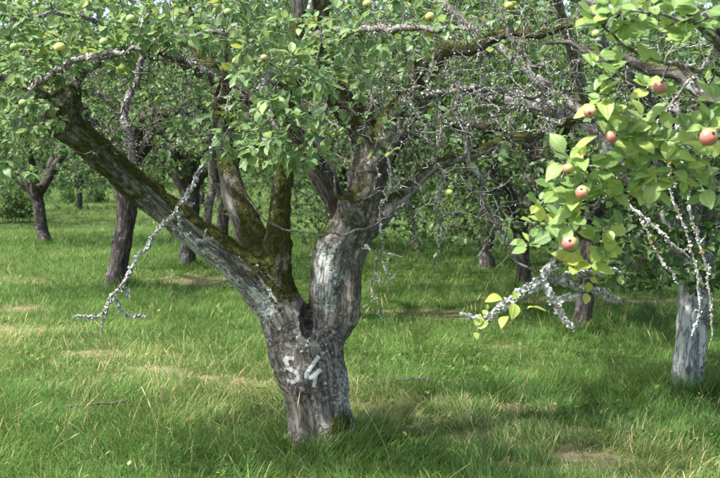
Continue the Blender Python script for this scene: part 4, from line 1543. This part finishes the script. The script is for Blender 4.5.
# ------------------------------------------------------------------ the near branch with apples at the right
def near_tree():
    rng = np.random.default_rng(12)
    base = np.array((2.35, 3.15, 0))
    root = link('apple_tree', None)
    root.location = tuple(base)
    root.empty_display_size = 0.2
    tag(root, 'near apple tree reaching in from the right with a leafy lichen crusted branch', 'apple tree')
    inv = root.matrix_basis.inverted()
    ch = [dict(name='trunk', pts=np.array([(2.38, 3.12, -.15, .2), (2.35, 3.15, .1, .15), (2.3, 3.2, .7, .125), (2.22, 3.3, 1.2, .115), (2.05, 3.4, 1.5, .1)])),
          chain('limb#0', [(850, 175, 3.5, 44), (790, 128, 3.75, 26), (735, 106, 3.9, 17), (705, 96, 3.95, 14), (680, 74, 4.0, 12), (650, 70, 4.05, 10), (622, 58, 4.08, 9), (600, 60, 4.1, 7), (570, 42, 4.13, 5.5), (545, 44, 4.15, 4)]),
          chain('limb#1', [(790, 128, 3.7, 30), (760, 90, 3.3, 24), (735, 55, 3.0, 18), (700, 20, 2.9, 14), (660, -15, 2.85, 10)]),
          chain('limb#2', [(835, 165, 3.5, 36), (850, 80, 3.6, 30), (840, -40, 3.7, 24), (800, -180, 3.8, 18)])]
    V, Q, N, bc, grp = wood(ch, 0.009, .04, (), .006, .008, 2.1)
    moss = .65 * sstep(.1, .8, N[:, 2])
    lich = .2 + .3 * sstep(.3, -.5, N[:, 2])
    for o in split_wood(V, Q, N, bc, grp, ch, root, M_bark_mid, moss, lich):
        o.matrix_parent_inverse = inv
    br = {
        'a': [(722, 45, 2.95, 9), (700, 70, 2.95, 8), (672, 105, 2.98, 7), (645, 140, 3.0, 6.5), (618, 172, 3.0, 6.5), (596, 205, 3.0, 7), (578, 232, 3.0, 8), (563, 250, 3.0, 10), (551, 266, 3.0, 12), (538, 282, 3.0, 13), (522, 292, 2.99, 12.5),
              (508, 301, 2.98, 12), (494, 312, 2.97, 10), (482, 321, 2.96, 8), (473, 317, 2.95, 7.5), (461, 314, 2.94, 5)],
        'b': [(540, 280, 3.0, 10), (548, 292, 2.98, 9), (556, 303, 2.97, 8.5), (560, 315, 2.96, 8), (568, 323, 2.95, 7.5), (573, 331, 2.95, 5)],
        'c': [(544, 276, 3.0, 9), (560, 280, 3.02, 11), (574, 284, 3.03, 7.5), (588, 289, 3.04, 7), (604, 294, 3.06, 7), (621, 300, 3.07, 4.5)],
        'd': [(562, 279, 3.02, 5), (572, 272, 3.04, 4.5), (584, 272, 3.06, 5), (596, 274, 3.07, 5.5), (606, 270, 3.08, 4), (622, 273, 3.1, 2)],
        'e': [(558, 304, 2.97, 6), (568, 297, 2.97, 5.5), (580, 296, 2.98, 4)],
        'f': [(494, 312, 2.97, 7), (487, 322, 2.96, 8), (480, 330, 2.95, 5)],
        'g': [(672, 105, 2.98, 7), (690, 130, 2.9, 6), (705, 160, 2.85, 5), (720, 185, 2.8, 4)],
        'h': [(700, 70, 2.95, 8), (660, 60, 2.8, 6), (625, 45, 2.75, 5), (600, 25, 2.7, 4), (590, 10, 2.7, 3)],
        'i': [(645, 140, 3.0, 6), (620, 120, 2.95, 5), (600, 100, 2.9, 4)],
        'j': [(618, 172, 3.0, 6), (585, 165, 2.98, 5), (562, 160, 2.95, 3)],
        'k': [(596, 205, 3.0, 5), (560, 212, 2.98, 4.5), (530, 225, 2.95, 3)],
        'l': [(735, 55, 3.0, 9), (705, 30, 2.75, 7), (670, 15, 2.65, 5), (630, 10, 2.6, 4)],
        # lichened twigs hanging before the pale trunk
        'm': [(676, 100, 3.6, 5), (680, 165, 3.55, 5), (690, 205, 3.5, 5), (699, 240, 3.48, 5), (707, 270, 3.46, 4.6), (711, 300, 3.45, 4.2), (712, 340, 3.44, 2.2)],
        'n': [(660, 110, 3.7, 5), (672, 190, 3.6, 4.6), (684, 225, 3.58, 4.4), (694, 260, 3.56, 4.6), (698, 295, 3.55, 4.4), (697, 318, 3.54, 4.2), (692, 336, 3.53, 4)],
        'o': [(600, 150, 3.9, 6), (625, 200, 3.85, 6), (650, 222, 3.8, 5.5), (668, 240, 3.78, 5), (690, 258, 3.76, 3)],
        'p': [(640, 218, 3.8, 4), (656, 250, 3.78, 3.6), (668, 268, 3.77, 3.4), (680, 285, 3.76, 2)],
    }
    lb, lo_, spur = Buf(), Buf(), Buf()
    nodes, rads = [], []
    for key, pl in br.items():
        p = resample(chain('x', pl)['pts'], .016)
        near = key in 'abcdef'
        p[1:-1, 0] += (vnoise(p[1:-1, :3] + 4, 30) - .5) * .016
        p[1:-1, 2] += (vnoise(p[1:-1, :3] + 8, 30) - .5) * .016
        p[:, 3] *= (0.45 if near else (.45 if key in 'mnop' else .6)) * (1 + .7 * np.clip(vnoise(p[:, :3] + 2, 45) - .4, 0, 1))
        b = Buf()
        tube(b, p[:, :3], p[:, 3], 9, lich=.1)
        for i in range(4, len(p) - 2, 5 if near else 7):
            dv = unit(rng.normal(0, 1, 3)) * rng.uniform(.01, .035)
            sp = np.stack([p[i, :3], p[i, :3] + dv * .5 + rng.normal(0, .003, 3), p[i, :3] + dv])
            tube(spur, sp, [p[i, 3] * .6, p[i, 3] * .5, .0015], 6, lich=.5)
            if key in 'abcdefmnop':
                lichen_flakes(lb, rng, sp, [.004, .004, .003], 9 if near else 4, (.0025, .007))
        low = p[p[:, 2] < P(565, 246, 3)[2]] if near else p
        if near:
            lichen_flakes(lb, rng, low[:, :3], low[:, 3] * 1.05, len(low) * 34, (.002, .0068))
            lichen_flakes(lb, rng, p[:, :3], p[:, 3], len(p) * 4, (.003, .007))
        elif key in 'mnop':
            lichen_flakes(lb, rng, p[:, :3], p[:, 3], len(p) * 4, (.002, .0055))
            for i in rng.integers(3, len(p) - 3, 2):
                lichen_flakes(lo_, rng, p[i - 1:i + 2, :3], p[i - 1:i + 2, 3] * 1.3, 9, (.003, .006))
        if key == 'b':
            lichen_flakes(lo_, rng, p[5:9, :3], p[5:9, 3] * 1.2, 14, (.003, .006))
        o = link('branch', b.mesh('branch', M_twig_lich if key in 'abcdefmnop' else M_twig), root)
        o.matrix_parent_inverse = inv
        if near:
            o['label'] = 'bare end of the branch thick with grey white lichen'
        if key not in 'bcef':
            nodes.append(p[::2, :3])
            rads.append(p[::2, 3])
        elif key == 'f':
            nodes.append(p[-3:, :3])
            rads.append(p[-3:, 3])
    for nm, bb, mt in (('lichen', lb, M_lichen), ('orange_lichen', lo_, M_lichen_or), ('spur', spur, M_twig_lich)):
        o = link(nm, bb.mesh(nm, mt, False), root)
        o.matrix_parent_inverse = inv
        tag(o, kind='stuff')
    # leaf rosettes as they stand in the photo: px, py, Y, number, size px
    ros = [(528, 243, 2.95, 5, 25), (540, 205, 2.95, 4, 24), (556, 190, 2.93, 5, 24), (574, 205, 2.95, 6, 25), (590, 198, 2.93, 5, 25), (612, 200, 2.95, 5, 26), (575, 222, 2.92, 5, 27), (606, 228, 2.94, 4, 25),
           (598, 246, 2.95, 4, 23), (586, 160, 2.92, 6, 27), (568, 158, 2.9, 4, 28), (604, 172, 2.95, 6, 26), (622, 158, 2.93, 6, 27), (636, 172, 2.95, 6, 26), (648, 186, 2.94, 5, 25), (610, 135, 2.9, 5, 27),
           (632, 138, 2.9, 7, 27), (645, 120, 2.93, 5, 26), (655, 90, 2.88, 7, 27), (600, 100, 2.88, 5, 27), (612, 112, 2.9, 4, 25), (668, 140, 2.9, 6, 28), (688, 132, 2.85, 5, 28), (708, 128, 2.7, 6, 29), (696, 158, 2.82, 6, 28),
           (715, 160, 2.75, 5, 28), (672, 168, 2.9, 5, 27), (706, 190, 2.85, 6, 27), (716, 210, 2.85, 4, 26), (686, 180, 2.88, 4, 26), (660, 178, 2.9, 4, 26), (596, 22, 2.72, 7, 27), (612, 10, 2.68, 5, 28), (628, 22, 2.7, 7, 29), (645, 10, 2.66, 6, 28), (660, 30, 2.72, 6, 28),
           (640, 45, 2.75, 5, 27), (618, 42, 2.75, 5, 26), (594, 62, 2.85, 4, 23), (606, 72, 2.85, 3, 22), (676, 12, 2.7, 6, 28), (694, 22, 2.72, 5, 28), (710, 10, 2.7, 5, 28), (676, 45, 2.8, 4, 26), (716, 100, 2.75, 4, 27), (650, 150, 2.94, 5, 26), (540, 225, 2.95, 4, 23),
           (585, 182, 2.94, 4, 24), (625, 190, 2.97, 4, 24)]
    yel = [(592, 262, 2.95, 5, 21), (604, 258, 2.96, 5, 20), (578, 262, 2.94, 3, 22), (590, 278, 3.0, 3, 17), (512, 303, 2.93, 4, 19), (518, 312, 2.92, 2, 18), (478, 331, 2.93, 3, 13), (489, 312, 2.95, 2, 10), (566, 262, 2.93, 2, 24), (586, 290, 3.0, 2, 13)]
    tw, NB, RB = grow(rng, np.vstack(nodes), np.concatenate(rads), np.array([P(a, b_, c) for a, b_, c, _, _ in ros + yel]), .025, .1, .03, .0013, .012)
    o = twig_mesh('twig', tw, M_twig, root, 6, rng, lambda p: .4)
    o.matrix_parent_inverse = inv
    tag(o, kind='stuff')
    ms = [leaf_template(40 + i, M_leaf_near, .12 + .14 * (i % 3), .08 + .12 * (i % 4), .31) for i in range(7)]
    my = [leaf_template(60 + i, M_leaf_yel, .2 + .15 * (i % 2), .1 + .15 * (i % 3), .31) for i in range(4)]
    for lst, meshes in ((ros, ms), (yel, my)):
        L_ = Leaves()
        for px, py, Y, n, sp in lst:
            L_.rosette(rng, P(px, py, Y), np.array((rng.normal(-.15, .4), -.5, .55)), n + (3 if lst is ros else 0), sp * Y / F * (.86 if lst is ros else 1.0), 1.25, .95, (0.0, -.65, 0), None, .05)
        p, t_, n_, s_, r_ = L_.arrays()
        print('near leaves', len(p))
        x, y, d = project(p)
        cap = 258 if lst is ros else 40
        so = np.argsort(-np.where((x < 722) & (y > -4), s_ / d, 0))
        one, many = so[:cap], so[cap:]
        single_leaves(root, meshes, p[one], t_[one], n_[one], s_[one], rng.integers(0, 99, len(one)))
        if len(many):
            V, Fs, r, uv = leaf_mass(p[many], t_[many], n_[many], s_[many], r_[many])
            o = link('foliage', make_mesh('foliage', V, Fs, {'rnd': r}, False, M_leaf_near_j), root)
            o.matrix_parent_inverse = inv
            tag(o, kind='stuff')
    # crown out of the frame, to the right and above
    L_ = Leaves()
    tg = []
    for _ in range(330):
        a = rng.uniform(0, 6.283)
        r = 2.0 * math.sqrt(rng.random())
        q = np.array((2.9 + math.cos(a) * r, 3.2 + math.sin(a) * r, rng.uniform(1.9, 3.9)))
        x, y, d = project(q)
        if d > .4 and -60 < x < 735 and y > -60:
            continue
        if q[1] < .9:
            continue
        tg.append(q)
    nodes = [resample(c['pts'], .08)[:, :3] for c in ch]
    rr = [resample(c['pts'], .08)[:, 3] for c in ch]
    tw, NB, RB = grow(rng, np.vstack(nodes), np.concatenate(rr), np.array(tg), .1)
    o = twig_mesh('twig', tw, M_twig, root, 4, rng)
    o.matrix_parent_inverse = inv
    tag(o, kind='stuff')
    for p, r, t_, ax in tw:
        L_.rosette(rng, t_, ax, 8, .065)
    p, t_, n_, s_, r_ = L_.arrays()
    x, y, d = project(p)
    V, Fs, r, uv = leaf_mass(p, t_, n_, s_, r_)
    o = link('foliage', make_mesh('foliage', V, Fs, {'rnd': r}, False, M_leaf_near_j), root)
    o.matrix_parent_inverse = inv
    tag(o, kind='stuff')


near_tree()


# ------------------------------------------------------------------ apples
def apple_material(name, c_green, c_red, amount):
    m, nt = mat_new(name)
    t = NT(nt)
    co = t.n('TexCoord').outputs['Object']
    sx = t.n('SeparateXYZ')
    t.l(co, sx.inputs[0])
    # the blush: one cheek of the fruit, streaked towards the eye
    dirn = t.math('ADD', t.math('MULTIPLY', sx.outputs[1], -0.3), t.math('MULTIPLY', sx.outputs[0], 0.35))
    streak = t.noise(co, 2.6, 6, .75)
    f = t.math('ADD', t.math('MULTIPLY', dirn, 1.0), t.math('MULTIPLY', t.math('SUBTRACT', streak, .5), 1.2))
    k = t.maprange(f, .42 - amount * 1.1, 1.2 - amount * 1.1)
    col = t.mix(k, c_green, c_red)
    dots = t.maprange(t.noise(co, 16, 2), .68, .72)
    col = t.mix(t.math('MULTIPLY', dots, .45), col, (.45, .4, .22))
    t.out(t.principled(col, .42, .45, t.noise(co, 9, 2), .05, .01).outputs[0])
    return m


M_apple_red = apple_material('apple_red', (.36, .35, .12), (.4, .13, .105), .8)
M_apple_mid = apple_material('apple_blush', (.38, .38, .1), (.45, .16, .08), .45)
M_apple_green = apple_material('apple_green', (.24, .32, .095), (.36, .25, .1), .25)
M_calyx = simple('calyx', (.02, .014, .01), (.06, .04, .025), 5)
M_stalk = simple('stalk', (.12, .1, .04), (.2, .16, .06), 5)


def apple_meshes():
    n, s = 14, 18
    th = np.linspace(0, math.pi, n)
    prof = []
    for a in th:
        r = math.sin(a) * (1 + .06 * math.cos(a))
        z = math.cos(a) * .9
        z -= .22 * math.exp(-(r / .28) ** 2) if a < math.pi / 2 else -.15 * math.exp(-(r / .25) ** 2)
        prof.append((r, z))
    V = []
    for r, z in prof:
        for k in range(s):
            a = k / s * 2 * math.pi
            lob = 1 + .025 * math.cos(5 * a) * (1 if z < 0 else .4)
            V.append((r * lob * math.cos(a), r * lob * math.sin(a), z))
    Fq = [(i * s + k, (i + 1) * s + k, (i + 1) * s + (k + 1) % s, i * s + (k + 1) % s) for i in range(n - 1) for k in range(s)]
    V, Fq = np.array(V), np.array(Fq)
    skin = {k: make_mesh('apple_skin', V, [Fq], None, True, m) for k, m in (('r', M_apple_red), ('m', M_apple_mid), ('g', M_apple_green))}
    b = Buf()
    for k in range(5):
        a = k / 5 * 6.283
        d = np.array((math.cos(a), math.sin(a), 0))
        tube(b, np.array([(0, 0, -.72), d * .12 + (0, 0, -.82), d * .22 + np.array((0, 0, -.97))]), [.1, .09, .02], 5)
    cal = b.mesh('calyx', M_calyx)
    b = Buf()
    tube(b, np.array([(0, 0, .55), (.03, 0, .8), (.1, .03, 1.1), (.22, .06, 1.4)]), [.06, .05, .05, .07], 6)
    return skin, cal, b.mesh('stalk', M_stalk)


def apples():
    skin, cal, stalk = apple_meshes()
    rng = random.Random(9)
    L = [  # px, py, Y, diameter px, kind, eye direction, label
        (660, 87, 2.82, 16, 'r', (.1, -.6, .75), 'red apple with upturned dark eye ringed by leaves, highest red one at the right'),
        (590, 112, 2.82, 14, 'r', (-.2, -.9, -.3), 'rose red apple under the left tip of the upper right leaf spray'),
        (599.5, 103.5, 2.92, 8, 'r', (0, -.7, -.7), 'small pink apple peeping out just behind the rose red one'),
        (612, 137, 2.84, 15, 'r', (.75, -.6, .25), 'red apple with its eye turned right in the middle of the near leaves'),
        (709, 137, 2.6, 20, 'r', (.3, -.85, .45), 'largest red apple, hanging at the right edge of the picture'),
        (568, 169, 2.86, 13, 'r', (0, -.5, -.85), 'pinkish apple half covered by leaves above the twin holding apple'),
        (582, 192, 2.86, 15, 'r', (-.3, -.8, .55), 'pale red apple partly hidden in the lower leaf spray'),
        (570, 243, 2.86, 17, 'r', (-.2, -.9, .42), 'red apple with black eye at the tip where the lichen begins'),
        (596, 34, 2.64, 10, 'g', (-.3, -.5, -.8), 'small green apple in the uppermost right leaf spray'),
        (60, 48, 4.65, 13, 'm', (0, -.6, -.8), 'brownish blushed apple low among the upper left leaves'),
        (14, 47, 4.75, 9, 'g', (0, -.5, -.8), 'small green apple nearest the upper left edge'),
        (104, 42, 4.65, 10, 'g', (.2, -.5, -.8), 'round green apple beside the lichened bough at the upper left'),
        (131, 19, 4.65, 11, 'g', (0, -.6, -.8), 'yellow green apple high above the lichened bough'),
        (228, 12, 4.65, 9, 'g', (0, -.6, -.8), 'lone green apple near the top edge left of the middle'),
        (23, 103, 4.7, 9, 'g', (0, -.6, -.8), 'green apple hanging by the broken end of the mossy limb'),
        (217, 80, 4.85, 7, 'g', (0, -.6, -.8), 'tiny green apple above the dead lichen white branch'),
        (264, 58, 4.5, 9, 'r', (.1, -.6, -.8), 'small red apple in the leaves left of the upright limb'),
        (367, 4, 4.65, 10, 'm', (0, -.6, -.8), 'yellowish apple cut by the top edge above the fork'),
        (430, 17, 4.65, 11, 'm', (0, -.7, -.7), 'bronze apple beside two round leaves near the top middle'),
        (509, 6, 4.7, 10, 'm', (0, -.7, -.7), 'dull pink apple at the top edge in the grey twigs'),
        (449, 193, 5.4, 9, 'm', (0, -.7, -.7), 'shrivelled brownish apple hanging among the bare grey twigs'),
    ]
    for px, py, Y, dpx, kind, eye, label in L:
        r = dpx / 2 * Y / F * .9
        label = label.replace('above the twin holding apple', 'above the pale red one')
        root = link('apple', None)
        root.empty_display_size = .03
        root.location = tuple(P(px, py, Y))
        z = -Vector(eye).normalized()
        root.rotation_euler = z.to_track_quat('Z', 'Y').to_euler()
        s = r / 1.0
        root.scale = (s * rng.uniform(.94, 1.06), s * rng.uniform(.94, 1.06), s * rng.uniform(.92, 1.05))
        tag(root, label, 'apple', 'apples on the trees')
        link('skin', skin[kind], root)
        link('calyx', cal, root)
        link('stalk', stalk, root)


apples()


# ------------------------------------------------------------------ small things on the ground
def weed_clump(seed, base, h, rad, n, label, cols):
    rng = np.random.default_rng(seed)
    root = link('weed_clump', None)
    root.location = tuple(base)
    tag(root, label, 'weeds', 'tall weeds at the far left')
    b = Buf()
    L_ = Leaves()
    for _ in range(n):
        a, r = rng.uniform(0, 6.28), rad * math.sqrt(rng.random())
        x, y = math.cos(a) * r, math.sin(a) * r
        hh = h * rng.uniform(.6, 1.15)
        lean = rng.normal(0, .13, 2)
        t = np.linspace(0, 1, 6)
        p = np.stack([x + lean[0] * hh * t ** 1.5, y + lean[1] * hh * t ** 1.5, hh * t], -1)
        tube(b, p, np.linspace(.006, .002, 6), 4)
        for s in np.linspace(.12, 1, 12):
            q = np.array([np.interp(s, t, p[:, k]) for k in range(3)])
            L_.rosette(rng, q, (0, 0, 1), 3, .11 * (1.2 - .5 * s), 1.0, .6, None, cols, .2)
    o = link('stem', b.mesh('stem', M_grass), root)
    tag(o, kind='stuff')
    p, t_, n_, s_, r_ = L_.arrays()
    V, Fs, r, uv = leaf_mass(p, t_, n_, s_ * 1.0, r_)
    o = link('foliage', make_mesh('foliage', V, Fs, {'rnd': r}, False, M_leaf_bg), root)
    tag(o, kind='stuff')


weed_clump(51, G(14, 222), 1.15, .5, 40, 'tall pale weeds standing beside the small tree at the far left', (.55, .15))
weed_clump(52, G(84, 203), .7, 1.0, 50, 'low greyish weed patch behind the small far tree', (.4, .15))


def fallen(seed, px, py, n, label):
    rng = np.random.default_rng(seed)
    b0 = G(px, py)
    root = link('fallen_branch', None)
    root.location = (b0[0], b0[1], float(ground_z(b0[0], b0[1])))
    tag(root, label, 'branch', 'fallen wood in the grass')
    a = rng.uniform(-.3, .3)
    L = .45
    t = np.linspace(-.5, .5, 9)
    p = np.stack([t * L * math.cos(a), t * L * math.sin(a) + rng.normal(0, .008, 9), .05 + rng.normal(0, .006, 9) + .04 * t], -1)
    b = Buf()
    tube(b, p, np.linspace(.012, .005, 9), 7)
    o = link('stem', b.mesh('stem', M_twig_dark), root)
    for k in range(n):
        i = rng.integers(2, 8)
        dv = np.array((rng.uniform(.03, .18), rng.choice((-1, 1)) * rng.uniform(.03, .14), rng.uniform(-.02, .06)))
        b = Buf()
        tube(b, np.stack([p[i], p[i] + dv * .5 + rng.normal(0, .01, 3), p[i] + dv]), [.005, .004, .002], 5)
        link('twig', b.mesh('twig', M_twig_dark), root)


fallen(61, 398, 388, 6, 'dark fallen twig lying in the grass just right of the forked trunk')
fallen(62, 92, 412, 3, 'thin dark twig lying in the grass at the lower left')
